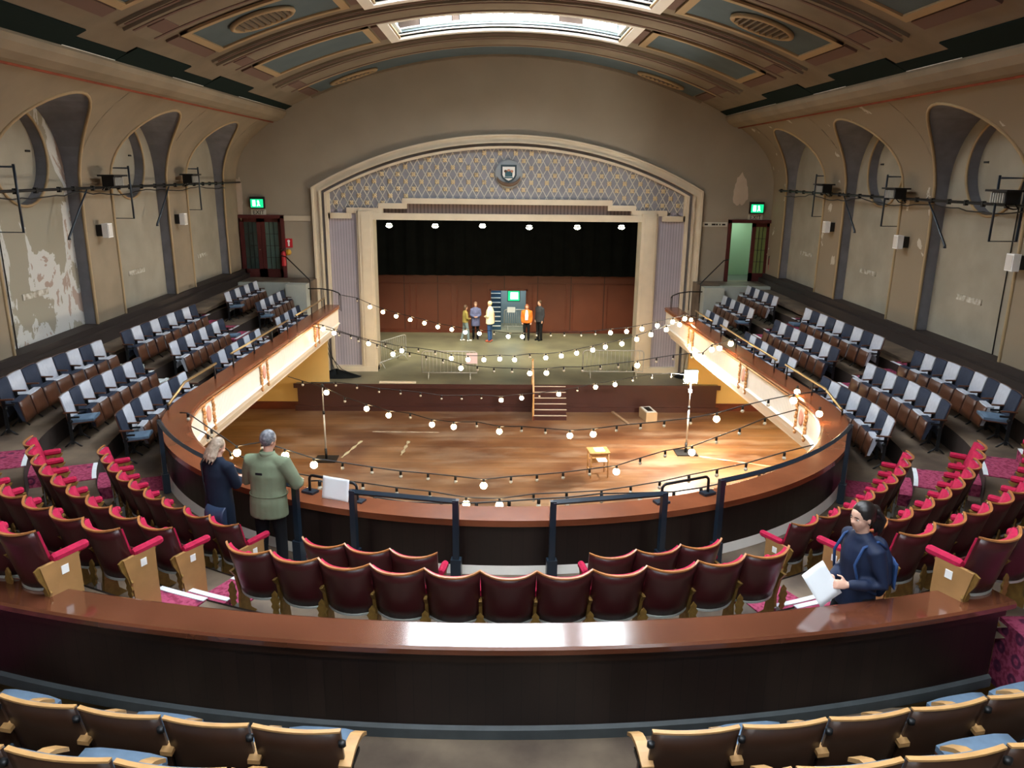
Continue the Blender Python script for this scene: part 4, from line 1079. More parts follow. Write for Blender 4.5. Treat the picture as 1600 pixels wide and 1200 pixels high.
# ================================================================ SIGNS
def exit_sign(x, w):
    t = empty('exit_sign', (x, 28.2, 7.17)); tag(t, 'green illuminated exit sign above the %s door' % w, 'sign', 'lit exit signs')
    MB().box(-.25, .25, -.06, .08, -.2, .2).build('housing', m_black, t)
    MB().box(-.22, .22, -.075, -.06, -.17, .12).build('lit_panel', m_greenlit, t)
    mb = MB(); mb.box(-.15, -.05, -.085, -.075, -.12, .08); mb.ball((.05, -.08, .05), .03, 0, 8, (1, .3, 1)); mb.extr([(.0, -.12), (.04, -.03), (.02, .02), (.09, .02), (.08, -.04), (.12, -.12), (.07, -.1), (.05, -.06), (.03, -.12)], -.085, -.075); mb.build('running_figure', m_lit, t)
    s = empty('exit_board', (x, 28.26, 6.82)); tag(s, 'white board reading EXIT over the %s door' % w, 'sign', 'EXIT boards')
    MB().box(-.26, .26, 0, .03, -.11, .11).build('board', M('aged_white_board', '#c4c0b2', .6), s)
    text_mesh('EXIT', .2, m_black, s, (0, -.006, 0), (PI/2, 0, 0))
exit_sign(-8.86, 'left'); exit_sign(9.02, 'right')
s = empty('wall_notice', (7.57, 28.26, 6.56)); tag(s, 'long white notice board with dark lettering left of the right exit door', 'sign')
MB().box(-.45, .45, 0, .03, -.08, .08).build('board', M('aged_white_board', '#c4c0b2'), s)
mb = MB()
for a, b in ((-.38, -.26), (-.12, .02), (.04, .1), (.16, .2), (.26, .38)): mb.box(a, b, -.006, 0, -.03, .03)
mb.build('faded_lettering', m_black, s)
o = MB().box(-7.98, -7.02, 28.26, 28.29, 6.54, 6.72).build('blank_board', M('blank_board_paint', '#bdb09a', .6)); tag(o, 'blank cream board on the end wall right of the left exit door', 'sign')
s = empty('fire_sign', (-7.86, 28.27, 5.75)); tag(s, 'red square fire point sign with white symbol by the left door', 'sign')
MB().box(-.13, .13, 0, .02, -.16, .16).build('plate', m_red, s); mb = MB(); mb.box(-.03, .03, -.006, 0, -.11, .04); mb.ball((0, -.003, .07), .05, 0, 10, (1, .1, 1)); mb.build('symbol', m_white, s)
o = MB().lathe([(0, 0), (.11, 0), (.11, -.015), (0, -.015)], (-7.9, 28.29, 5.42), 16, axis='y').build('yellow_notice', m_yel); tag(o, 'round yellow notice under the red fire sign', 'sign')
def extinguisher(x, y, z, lab):
    t = empty('fire_extinguisher', (x, y, z)); tag(t, lab, 'fire extinguisher')
    MB().lathe([(0, 0), (.08, 0), (.085, .03), (.085, .42), (.06, .5), (.03, .53), (0, .53)], n=14).build('cylinder', m_red, t)
    MB().tube([(0, 0, .53), (0, 0, .6), (.08, 0, .62)], .014, 6).build('valve', m_black, t); MB().tube([(0, 0, .58), (-.1, 0, .5), (-.1, 0, .2)], .012, 6).build('hose', m_black, t)
extinguisher(-8.02, 28.05, 4.95, 'red fire extinguisher hung beside the left exit door'); extinguisher(9.68, 28.05, 4.95, 'red fire extinguisher hung beside the right exit door')
o = MB().box(9.8, 9.86, 27.95, 28.2, 5.9, 6.5).build('notice_paper', m_paper); tag(o, 'white notice sheet on the side wall right of the right exit door', 'notice')
s = empty('red_box', (9.82, 28.0, 5.6)); bpy.data.objects.remove(s)
o = MB().box(9.74, 9.86, 27.95, 28.15, 5.5, 5.8).build('fire_call_box', m_red); tag(o, 'small red fire call box below the notice by the right exit door', 'box')
# ================================================================ WALL FIXTURES
for sd in (-1, 1):
    w = sdn[sd]; X = sd*9.42
    t = empty('wall_pipe'); tag(t, 'long black lighting pipe with clamps and cables running along the %s wall' % w, 'pipe', 'lighting pipes on the side walls')
    z0 = 7.86 if sd < 0 else 7.80
    MB().tube([P3(X, 2, z0), P3(X, 28.2 if sd < 0 else 27.2, z0)], .03, 8).build('pipe', m_iron, t)
    mb = MB(); y = 2.5
    while y < 27: mb.box(min(X-.035, X+.035), max(X-.035, X+.035), y, y+.06, z0-.06, z0+.05); y += .55+.3*random.random()
    mb.build('clamp', m_iron, t)
    pts = []; y = 3
    while y < 27: pts.append(P3(X+sd*.02, y, z0-.05-.09*abs(math.sin(y*.9))-.05*random.random())); y += .3
    MB().tube(pts, .014, 5).build('cable', m_black, t)
    mb = MB()
    for k in range(6):
        y = 26.95-4.6*k-3.2-.7
        for yy in (y,): mb.box(min(X, sd*9.62), max(X, sd*9.62), yy-.02, yy+.02, z0-.02, z0+.02)
    mb.build('wall_bracket', m_iron, t)
LAN = {-1: [(18.53, 8.05, 'nearer'), (23.2, 8.06, 'farther')], 1: [(22.99, 7.98, 'farthest'), (18.78, 7.95, 'middle'), (14.68, 7.99, 'nearest')]}
def lantern(sd, y, z, lab):
    t = empty('wall_lantern', (sd*9.3, y, z)); t.rotation_euler = (0, 0, 0 if sd < 0 else PI); tag(t, lab, 'lantern', 'black flood lanterns on the side walls')
    MB().box(-.1, .28, -.33, .33, .06, .1).build('hood', m_iron, t)
    mb = MB(); mb.box(-.06, .2, -.22, .22, -.16, .06); mb.build('lamp_body', m_iron, t)
    mb = MB()
    for k in range(6): mb.box(.2, .24, -.2+.07*k, -.17+.07*k, -.14, .04)
    mb.build('cooling_fins', m_steel, t)
    MB().tube([(-.02, -.16, -.16), (-.1, -.16, -.24), (-.12, 0, -.26), (-.1, .16, -.24), (-.02, .16, -.16)], .014, 6).build('yoke', m_iron, t)
for sd, L in LAN.items():
    for y, z, wd in L: lantern(sd, y, z, 'black flood lantern clamped to the %s wall pipe, %s one' % (sdn[sd], wd))
SPK = {-1: [(18.32, 6.9, 'nearer'), (22.8, 6.9, 'farther')], 1: [(22.9, 6.85, 'farthest'), (18.66, 6.78, 'middle'), (14.37, 6.77, 'nearest')]}
for sd, L in SPK.items():
    for y, z, wd in L:
        t = empty('wall_speaker', (sd*9.45, y, z)); t.rotation_euler = (0, 0, 0 if sd < 0 else PI); tag(t, 'small white wall speaker on the %s wall pier, %s one' % (sdn[sd], wd), 'speaker', 'white speakers on the side walls')
        MB().box(0, .14, -.11, .11, -.16, .16).build('cabinet', m_white, t); MB().box(-.14, 0, -.09, .09, -.13, .13).build('wall_mount', m_black, t); MB().box(.14, .15, -.09, .09, -.14, .14).build('grille', M('speaker_grille', '#c9c4bd', .7), t)
FR = {-1: [(15.0, 'nearest'), (19.6, 'middle'), (24.1, 'farthest')], 1: [(15.1, 'nearest'), (19.5, 'middle'), (23.9, 'farthest')]}
for sd, L in FR.items():
    for y, wd in L:
        t = empty('pipe_hoop'); tag(t, 'dark rectangular pipe frame hung out from the %s wall, %s one' % (sdn[sd], wd), 'frame', 'pipe frames on the side walls')
        a, b = sd*9.86, sd*9.32
        MB().tube([P3(b, y, 8.35), P3(b, y, 7.1), P3(a, y, 7.1), P3(a, y, 8.3), P3(b, y, 8.3)], .024, 6).build('frame_tube', m_slate if False else m_navyrail, t)
        MB().tube([P3(a, y+.1, 4.8), P3(a, y+.1, 9.2)], .012, 5).build('riser_cable', m_iron, t)
    for y, wd in ((16.88, 'nearer'), (21.3, 'farther')):
        o = MB().tube([P3(sd*9.45, y+.9, 7.84), P3(sd*9.4, y+.45, 7.5), P3(sd*9.5, y, 6.85), P3(sd*9.5, y, 6.8)], [.02, .022, .03, .04], 6).build('pipe_brace', m_navyrail); tag(o, 'slanting tapered pipe brace under the %s wall pipe, %s one' % (sdn[sd], wd), 'brace', 'pipe braces on the side walls')
# old wall marks: bracket scars
for sd, y, z in ((-1, 16.0, 5.75), (-1, 20.6, 5.65), (-1, 25.3, 5.6), (1, 16.3, 5.75), (1, 21.0, 5.75), (1, 25.4, 5.8)):
    o = MB().box(min(sd*9.86, sd*9.885), max(sd*9.86, sd*9.885), y-.45, y+.45, z-.05, z+.07).build('wall_scar', M('wall_scar', '#8a7f6c', .9, hex2='#c9c4b8', vscale=9)); tag(o, 'scarred plaster strip left by a removed fitting on the %s wall, %s' % (sdn[sd], 'nearest' if y < 17 else 'middle' if y < 22 else 'farthest'), 'plaster scar', 'plaster scars on the side walls')
# bare plaster patches on end wall
def blob(x, z, w, h, lab, seed):
    rnd = random.Random(seed); n = 28; poly = []
    for i in range(n):
        a = 2*PI*i/n; k = 1+.12*math.sin(3*a+seed)+.1*rnd.uniform(-1, 1); poly.append((x+w*k*math.cos(a), z+h*k*math.sin(a)))
    o = MB().extr(poly, 28.285, 28.3).build('plaster_patch', M('bare_pink_plaster', '#bfae9c', .9, var=.05)); tag(o, lab, 'plaster patch', 'bare patches on the end wall')
blob(8.42, 7.75, .26, .55, 'bare pale plaster patch on the end wall above the right exit sign', 3); blob(-9.55, 7.3, .16, .7, 'tall bare pale plaster patch beside the left exit sign', 5)
STR = {
 'S1': [[-5.75,26.83,4.1,3],[-5.18,26.59,3.94,0],[-4.71,26.39,3.78,1],[-4.24,26.19,3.64,1],[-3.76,25.98,3.54,1],[-3.26,25.77,3.46,1],[-2.76,25.56,3.39,1],[-2.3,25.36,3.3,1],[-1.82,25.15,3.26,1],[-1.36,24.96,3.21,1],[-0.89,24.76,3.21,1],[-0.41,24.55,3.22,0],[0.05,24.36,3.2,1],[0.5,24.17,3.24,1],[0.94,23.98,3.31,0],[1.38,23.79,3.35,0],[1.8,23.61,3.39,0],[2.3,23.4,3.44,0],[2.72,23.22,3.52,0],[3.16,23.03,3.62,1],[3.62,22.84,3.7,1],[4.05,22.66,3.82,1],[4.47,22.48,3.96,1],[4.88,22.3,4.11,1],[5.2,22.17,4.23,1],[5.5,22.04,4.31,3]],
 'S2': [[-5.6,21.75,4.06,3],[-5.3,21.74,3.93,1],[-4.99,21.73,3.82,1],[-4.52,21.72,3.66,0],[-4.01,21.71,3.52,1],[-3.53,21.7,3.43,0],[-3.06,21.69,3.32,1],[-2.58,21.68,3.29,0],[-2.1,21.67,3.22,0],[-1.63,21.66,3.11,1],[-1.15,21.65,3.08,1],[-0.69,21.64,3.08,1],[-0.23,21.63,3.11,1],[0.2,21.62,3.09,1],[0.64,21.61,3.16,0],[1.1,21.6,3.16,1],[1.55,21.59,3.22,1],[1.99,21.58,3.31,1],[2.45,21.57,3.41,1],[2.81,21.56,3.5,1],[3.28,21.55,3.6,1],[3.7,21.54,3.74,1],[4.1,21.53,3.88,1],[4.53,21.52,4.03,1],[4.9,21.51,4.18,1],[5.4,21.5,4.34,3]],
 'S3': [[-5.6,21.73,3.99,3],[-4.79,21.46,3.79,0],[-4.22,21.26,3.67,0],[-3.67,21.08,3.53,0],[-3.21,20.92,3.4,1],[-2.73,20.76,3.37,0],[-2.26,20.6,3.32,0],[-1.79,20.44,3.27,0],[-1.29,20.28,3.17,1],[-0.84,20.12,3.15,0],[-0.39,19.97,3.15,0],[0.09,19.81,3.18,0],[0.56,19.65,3.2,1],[0.99,19.51,3.25,1],[1.43,19.36,3.34,0],[1.9,19.2,3.38,0],[2.34,19.05,3.47,0],[2.77,18.9,3.56,0],[3.23,18.75,3.66,1],[3.67,18.6,3.78,0],[4.06,18.47,3.88,0],[4.47,18.33,3.96,0],[4.73,18.24,4.0,1],[4.92,18.18,4.21,1],[5.09,18.12,4.26,1],[5.33,18.04,4.39,1],[5.4,18.02,4.42,3]],
 'S4': [[-5.37,21.54,2.37,3],[-4.98,21.56,2.29,0],[-4.38,21.6,2.21,0],[-3.75,21.64,2.08,0],[-3.13,21.68,2.02,0],[-2.55,21.71,1.95,0],[-1.94,21.75,1.85,0],[-1.35,21.78,1.84,0],[-0.77,21.82,1.85,0],[-0.18,21.85,1.8,1],[0.43,21.89,1.86,1],[0.96,21.92,1.89,0],[1.54,21.96,1.96,1],[2.09,21.99,2.05,0],[2.64,22.03,2.17,1],[3.22,22.06,2.24,1],[3.74,22.09,2.35,0],[4.32,22.13,2.43,0],[4.9,22.16,2.46,0],[5.44,22.19,2.5,3]],
 'S5': [[-5.63,19.0,3.23,3],[-5.21,18.77,3.08,0],[-4.54,18.41,3.0,1],[-4.04,18.14,2.84,0],[-3.46,17.82,2.77,1],[-2.89,17.52,2.7,1],[-2.34,17.22,2.73,0],[-1.81,16.93,2.67,1],[-1.29,16.65,2.71,1],[-0.76,16.36,2.81,0],[-0.25,16.08,2.8,1],[0.23,15.82,2.89,0],[0.73,15.55,2.94,0],[1.23,15.28,2.99,1],[1.69,15.03,3.11,1],[2.13,14.79,3.26,0],[2.57,14.55,3.39,0],[2.99,14.32,3.52,0],[3.44,14.08,3.66,0],[3.87,13.84,3.84,1],[4.28,13.63,4.05,0],[4.67,13.41,4.24,0],[5.05,13.21,4.4,1],[5.5,12.96,4.64,3]],
 'S6': [[-5.5,12.09,4.45,3],[-5.38,12.11,4.34,0],[-5.04,12.16,4.04,0],[-4.67,12.21,3.73,1],[-4.26,12.27,3.78,0],[-3.9,12.32,3.64,1],[-3.44,12.38,3.45,1],[-2.97,12.45,3.35,0],[-2.48,12.52,3.24,0],[-1.99,12.59,3.14,0],[-1.52,12.66,3.07,0],[-1.04,12.73,2.99,0],[-0.54,12.8,2.9,1],[-0.05,12.87,2.93,0],[0.42,12.93,2.94,0],[0.9,13.0,2.96,0],[1.39,13.07,3.0,0],[1.89,13.14,3.04,1],[2.33,13.2,3.17,0],[2.8,13.27,3.29,0],[3.31,13.34,3.35,1],[3.77,13.41,3.51,0],[4.21,13.47,3.66,0],[4.69,13.54,3.84,0],[5.3,13.63,4.08,3]],
 'S7': [[-5.52,12.23,4.24,3],[-5.13,12.21,3.93,0],[-4.77,12.19,3.63,0],[-4.31,12.16,3.44,0],[-3.78,12.13,3.29,1],[-3.18,12.09,3.2,0],[-2.56,12.06,3.14,0],[-1.99,12.02,3.07,0],[-1.43,11.99,3.02,0],[-0.82,11.96,2.92,1],[-0.26,11.92,2.92,1],[0.31,11.89,3.02,0],[0.86,11.86,3.06,0],[1.44,11.83,3.11,0],[1.92,11.8,3.2,0],[2.39,11.77,3.3,0],[2.86,11.74,3.43,0],[3.31,11.72,3.54,0],[3.77,11.69,3.66,0],[4.37,11.66,3.87,0],[5.0,11.62,4.16,3]],
 'S8': [[-2.74,9.35,4.4,3],[-2.62,9.36,4.3,0],[-2.28,9.38,4.17,0],[-1.92,9.41,4.05,0],[-1.52,9.45,3.96,0],[-1.05,9.49,3.93,0],[-0.58,9.52,3.92,0],[-0.14,9.56,3.93,0],[0.26,9.59,3.95,0],[0.65,9.62,3.96,0],[1.12,9.66,4.0,0],[1.66,9.71,3.99,0],[2.13,9.75,3.99,0],[2.51,9.78,4.04,0],[2.84,9.8,4.11,0],[3.32,9.84,4.23,1],[3.49,9.86,4.3,3]],
}
# ================================================================ FESTOON LIGHTS
m_bulb = M('warm_lit_bulb', '#ffd9a0', .3, emit=BULB); m_bulboff = M('unlit_bulb_glass', '#b9b3a4', .12, spec=.7)
sock = MB(); sock.lathe([(.0, .075), (.018, .07), (.024, .05), (.024, .0), (.0, .0)], n=8)
LABS = {'S1': 'festoon string of lit bulbs farthest back, from left balcony end to right balcony',
 'S2': 'festoon string crossing in front of the stage, second from the back', 'S3': 'mostly unlit festoon string sagging just above the stage front, third from the back',
 'S4': 'festoon string hung between the two floor stands', 'S5': 'festoon string slanting from the left balcony front to the near right rail',
 'S6': 'festoon string crossing over the dance floor past the stool', 'S7': 'festoon string sagging low over the near dance floor behind the guard rails', 'S8': 'nearest festoon string just beyond the balcony capping'}
sock_me = None; bulb_on = None; bulb_off = None
for nme, P in STR.items():
    t = empty('festoon_string'); tag(t, LABS[nme], 'string lights', 'festoon strings across the hall')
    pts = []
    for i, p in enumerate(P):
        v = Vector(p[:3]); v.z += (.1 if p[3] != 3 else 0); pts.append(v)
    MB().tube(pts, .011, 5).build('cable', m_iron, t)
    for p in P:
        if p[3] == 3: continue
        v = Vector(p[:3]); v.z += .03
        if sock_me is None:
            so = sock.build('bulb_socket', m_iron, t); sock_me = so.data
            bulb_on = MB().ball((0, 0, -.05), .064, 0, 12).build('light_bulb', m_bulb, so); bon = bulb_on.data
            q = MB().ball((0, 0, -.035), .034, 0, 10).build('light_bulb', m_bulboff, so); boff = q.data; bpy.data.objects.remove(q)
            bpy.data.objects.remove(bulb_on)
        else:
            so = bpy.data.objects.new('bulb_socket', sock_me); COL.objects.link(so); so.parent = t
        so.location = v
        lit = p[3] == 1
        b = bpy.data.objects.new('light_bulb', bon if lit else boff); COL.objects.link(b); b.parent = so
        if not lit and random.random() < .3: b['label'] = 'unlit bulb'
# bulbs fixed to rails and near fronts, seen burning
def lone(x, y, z, lab):
    t = empty('rail_bulb', (x, y, z)); tag(t, lab, 'light bulb', 'single burning bulbs'); MB().ball((0, 0, 0), .055, 0, 12).build('light_bulb', m_bulb, t); s = MB(); s.lathe([(0, .12), (.02, .12), (.025, .05), (0, .05)], n=8); s.build('bulb_socket', m_iron, t)
lone(5.42, 14.0, 4.32, 'burning bulb on the right balcony rail near its curved end'); lone(5.1, 12.2, 4.45, 'burning bulb on the right balcony capping beside the curve')
lone(5.5, 22.6, 4.1, 'burning bulb at the right balcony edge where the strings gather')
# ================================================================ FLOOR STANDS
def stand(x, y, top, w, flood):
    t = empty('lighting_stand', (x, y, 0)); tag(t, 'tall metal floor stand with a bright flood lamp on top, at the right' if flood else 'tall thin metal floor stand with a crossbar on the left of the dance floor', 'stand', 'floor stands')
    MB().box(-.32, .32, -.28, .28, .005, .035).build('base_plate', m_iron, t)
    MB().tube([(0, 0, .03), (0, 0, .35)], .04, 10).build('pole_socket', m_iron, t)
    MB().tube([(0, 0, .3), (0, 0, 1.5)], .026, 10).build('lower_pole', m_steel, t); MB().tube([(0, 0, 1.45), (0, 0, top)], .018, 10).build('upper_pole', m_steel, t)
    MB().tube([(0, 0, 1.42), (0, 0, 1.52)], .036, 8).build('collar', m_iron, t)
    if not flood: MB().tube([(-.32, 0, top), (.32, 0, top)], .024, 8).build('crossbar', m_iron, t); MB().ball((0, 0, top-.08), .06, 0, 8).build('clamp', m_iron, t)
    else:
        h = MB(); h.box(-.21, .21, .04, .12, top-.04, top+.34); h.build('flood_housing', m_iron, t); MB().box(-.19, .19, .0, .04, top-.02, top+.32).build('flood_lens', M('flood_lens', '#fff3b0', .3, emit=60), t); MB().tube([(-.22, .06, top+.1), (-.22, .06, top-.08), (.22, .06, top-.08), (.22, .06, top+.1)], .01, 6).build('yoke', m_iron, t)
        MB().box(-.05, .05, -.03, .05, top-.35, top-.26).build('clamp', m_steel, t)
        l = bpy.data.lights.new('flood_light', 'POINT'); l.energy = FLOOD; l.color = (1, .94, .82); l.shadow_soft_size = .14; lo = bpy.data.objects.new('flood_light', l); COL.objects.link(lo); lo.parent = t; lo.location = (0, -.16, top+.12)
    return t
stand(-5.37, 21.54, 2.37, 'left', False); stand(5.53, 22.2, 2.3, 'right', True)
# ================================================================ STOOL TABLE ON DANCE FLOOR
t = empty('small_table', (2.57, 20.4, 0), .1); tag(t, 'small light wooden square table with papers, alone on the dance floor', 'table')
MB().bbox(-.3, .3, -.27, .27, .72, .76, .012).build('table_top', m_lightwood, t)
for sx in (-1, 1):
    for sy_ in (-1, 1): MB().tube([(sx*.24, sy_*.21, .72), (sx*.25, sy_*.22, 0)], [.022, .016], 6).build('leg', m_lightwood, t)
mb = MB()
for sy_ in (-1, 1): mb.box(-.24, .24, sy_*.21-.01, sy_*.21+.01, .64, .72)
for sx in (-1, 1): mb.box(sx*.24-.01, sx*.24+.01, -.21, .21, .64, .72)
mb.build('apron', m_lightwood, t); mb = MB(); mb.box(-.22, .22, -.2, .2, .45, .465); mb.build('lower_shelf', m_lightwood, t)
mb = MB(); mb.tube([(-.24, .21, .18), (.24, .21, .18)], .012, 6); mb.tube([(-.245, -.21, .18), (-.245, .21, .18)], .012, 6); mb.tube([(.245, -.21, .18), (.245, .21, .18)], .012, 6); mb.build('stretcher', m_lightwood, t)
for x, y, z, l in ((2.6, 20.43, .76, 'sheet of white paper on top of the small table'), (2.68, 20.38, .465, 'white papers on the lower shelf of the small table')):
    o = MB().box(-.14, .14, -.16, .16, .0, .006).build('paper', m_paper, None, (x, y, z), (0, 0, .1)); tag(o, l, 'paper')
# grey monitor box at stage foot and plank
t = empty('floor_box', (5.0, 25.6, 0), .15); tag(t, 'pale open-topped box on the floor at the foot of the stage', 'box')
mb = MB(); mb.box(-.2, .2, -.38, .38, 0, .34); mb.build('body', M('beige_box', '#a08a6e', .6), t); MB().box(-.17, .17, -.34, .34, .34, .36).build('rim', M('pale_rim', '#c9ccc9', .5), t); MB().box(-.1, .1, -.24, .24, .36, .365).build('dark_opening', m_black, t)
o = MB().box(-.05, .05, -.75, .75, 0, .05).build('timber_plank', M('bare_plank', '#8d735a', .7), None, (4.05, 25.6, 0), (0, 0, .25)); tag(o, 'bare timber plank lying on the floor beside the pale box', 'plank')
# tape marks and debris
for x0, y0, x1, y1, w, c, l in ((-4.6, 23.2, -4.95, 21.7, .06, '#b9b08f', 'left pale worn tape strip on the dance floor'), (-3.1, 23.2, -3.2, 21.9, .06, '#a3987c', 'right pale worn tape strip on the dance floor'),
                          (-4.4, 24.1, -2.2, 24.05, .035, '#b5aa98', 'long pale line across the dance floor in front of the stage'), (5.9, 21.9, 7.8, 21.1, .07, '#9c8b66', 'crumpled cable cover trailing from the right hand stand')):
    d = Vector((x1-x0, y1-y0)); n_ = Vector((-d.y, d.x)).normalized()*w
    def ts(u, v): return (x0+d.x*u+n_.x*(v-.5)*2*(.6+.4*math.sin(u*19)), y0+d.y*u+n_.y*(v-.5)*2*(.6+.4*math.sin(u*23)), .002)
    o = MB().shell(ts, 20, 1, (0, 0, .004), 0, smooth=False).build('floor_tape', M('tape'+c, c, .7, var=.2, vscale=15)); tag(o, l, 'tape')
# ================================================================ STAGE FURNITURE
t = empty('stage_steps', (1.56, 25.4, 0)); tag(t, 'flight of wooden steps with pale nosings up to the stage', 'steps')
mb = MB(); nz = MB()
for i in range(6):
    mb.box(-.56, .56, .16*i, .98, i*.166, (i+1)*.166); nz = MB(); nz.box(-.57, .57, .16*i-.02, .16*i+.03, (i+1)*.166-.01, (i+1)*.166+.012); nz.build('step_nosing', M('alloy_nosing', '#b7a99a', .4), t)
mb.build('step_block', m_stagefront, t)
MB().box(-.62, -.56, -.05, .98, 0, .16).build('stringer', m_redbrown, t)
mb = MB(); mb.box(-.63, -.57, -.02, .06, 0, 1.0); mb.box(-.63, -.57, .95, 1.05, .9, 1.95); mb.build('newel_post', m_lightwood, t)
h = MB(); h.add([(-.63, -.02, .95), (-.57, -.02, .95), (-.57, 1.02, 1.87), (-.63, 1.02, 1.87), (-.63, -.02, 1.03), (-.57, -.02, 1.03), (-.57, 1.02, 1.95), (-.63, 1.02, 1.95)], [(3, 2, 1, 0), (4, 5, 6, 7), (0, 1, 5, 4), (1, 2, 6, 5), (2, 3, 7, 6), (3, 0, 4, 7)]); h.build('hand_rail', m_lightwood, t)
def barrier(x, y, rz, L, lab, z=1.0, tilt=0):
    t = empty('crowd_barrier', (x, y, z), rz); tag(t, lab, 'barrier', 'steel crowd barriers'); H = 1.0; r = .12
    pts = [(-L/2, 0, .2)]+[(-L/2, 0, H-r)]+[(-L/2+r*(1-math.cos(a)), 0, H-r+r*math.sin(a)) for a in (.5, 1, 1.57)]+[(L/2-r*(1-math.cos(a)), 0, H-r+r*math.sin(a)) for a in (1.57, 1, .5)]+[(L/2, 0, H-r), (L/2, 0, .2), (-L/2, 0, .2)]
    MB().tube(pts, .023, 8).build('frame_tube', m_steel, t)
    n = 15
    for i in range(1, n): MB().tube([(-L/2+L*i/n, 0, .2), (-L/2+L*i/n, 0, H)], .0105, 5).build('bar', m_steel, t)
    for sx in (-1, 1): MB().tube([(sx*L*.38, -.26, 0), (sx*L*.38, -.12, .2), (sx*L*.38, .12, .2), (sx*L*.38, .26, 0)], .016, 6).build('foot', m_steel, t)
    return t
barrier(-2.04, 27.3, 0, 2.0, 'steel crowd barrier on the stage left of centre with a pink sheet'); barrier(4.0, 27.6, .0, 2.25, 'steel crowd barrier on the stage near the right jamb')
barrier(-4.45, 29.4, R_(62), 2.0, 'steel crowd barrier seen end on beside the left jamb'); barrier(.78, 36.2, 0, 1.5, 'steel crowd barrier standing in the stage doorway')
o = MB().box(-.2, .2, 0, .008, -.2, .2).build('pink_sheet', M('pink_paper', '#d8c2c8', .7), None, (-1.22, 27.265, 1.75)); tag(o, 'pale pink sheet of paper fixed to the barrier left of centre on stage', 'paper')
o = MB().box(-.19, .19, 0, .01, -.13, .13).build('notice_sheet', m_paper, None, (.36, 36.16, 2.0)); tag(o, 'white notice hung on the barrier in the stage doorway', 'notice')
t = empty('lit_sign', (.47, 36.0, 2.68)); tag(t, 'bright green-white illuminated sign in the stage doorway', 'sign')
MB().box(-.3, .3, 0, .1, -.26, .26).build('housing', m_black, t); MB().box(-.27, .27, -.02, 0, -.22, .24).build('lit_panel', m_greenlit, t); MB().box(-.15, .2, -.03, -.02, -.14, .18).build('lit_field', m_lit, t)
o = MB().box(-3.2, -1.9, 26.5, 26.62, 1.0, 1.05).build('strip_light', m_cream); o.location = (-1.3, 0, 0); tag(o, 'pale strip lying at the front edge of the stage', 'strip')
# loose cables at left edge of stage
for i, (a, b) in enumerate(((-6.75, -6.2), (-6.65, -6.0), (-6.7, -5.7))):
    pts = [P3(a, 28.05, 3.1), P3(a+.05, 28.02, 2.2), P3(a+.2, 28.0, 1.6), P3((a+b)/2+.1, 27.9, 1.15), P3(b, 27.7, 1.03), P3(b+.4, 27.4, 1.02)]
    o = MB().tube(pts, .014, 6).build('hanging_cable', m_black); tag(o, 'black cable hanging below the left balcony end onto the stage, %s' % ('leftmost', 'middle', 'rightmost')[i], 'cable', 'hanging cables')
for i in range(10):
    pass
def drape_heap(x, y, sx, sy_, lab):
    def f(u, v):
        a = 2*PI*u; r = v; return (x+sx*r*math.cos(a), y+sy_*r*math.sin(a), 1.0+.2*(1-r)*(1+.5*math.sin(5*a))+.01)
    o = MB().shell(f, 24, 6, (0, 0, -.008), 0).build('black_cloth', m_blackcloth); tag(o, lab, 'cloth', 'black cloths on stage')
drape_heap(-6.2, 27.4, .9, .35, 'crumpled black cloth at the foot of the left jamb'); drape_heap(6.9, 27.6, .6, .4, 'crumpled black cloth at the foot of the right jamb')
# lamps over the stage
for i, (x, z) in enumerate(((-4.6, 6.23), (-2.78, 6.23), (-.91, 6.25), (.94, 6.21), (2.85, 6.23), (4.61, 6.25))):
    t = empty('stage_lamp', (x, 31, z)); tag(t, 'white glowing lamp hanging over the stage, %s from the left' % ORD[i], 'lamp', 'lamps over the stage')
    MB().lathe([(0, .16), (.05, .16), (.06, .08), (.17, .0), (.16, .0), (.0, .06)], n=14).build('shade', m_iron, t); MB().ball((0, 0, .0), .13, 0, 12, (1, 1, .7)).build('lamp_glass', M('stage_lamp_glass', '#fffbd8', .3, emit=30), t); MB().tube([(0, 0, .15), (0, 0, 1.9)], .012, 6).build('drop_rod', m_iron, t)
    l = bpy.data.lights.new('stage_lamp_light', 'SPOT'); l.energy = STAGE_SPOT; l.color = (1, .95, .72); l.spot_size = R_(105); l.spot_blend = .8; l.shadow_soft_size = .1; lo = bpy.data.objects.new('stage_lamp_light', l); COL.objects.link(lo); lo.parent = t; lo.location = (0, 0, -.14); lo.rotation_euler = (R_(14), 0, 0)
# unseen fill lamps added under the gallery to warm the floor sides
for sd in (-1, 1):
    t = empty('under_gallery_fill', (sd*7.6, 19, 3.0)); tag(t, 'unseen warm fill lamp added under the %s gallery' % sdn[sd], 'lamp', 'fill lamps added under the gallery')
    MB().lathe([(0, .12), (.16, .12), (.16, .06), (0, .0)], n=14).build('lamp_glass', M('gallery_fill_glass', '#ffdf9e', .3, emit=8), t)
    l = bpy.data.lights.new('under_gallery_fill_light', 'POINT'); l.energy = 300; l.color = (1, .76, .42); l.shadow_soft_size = .15; lo = bpy.data.objects.new('under_gallery_fill_light', l); COL.objects.link(lo); lo.parent = t; lo.location = (0, 0, -.12)
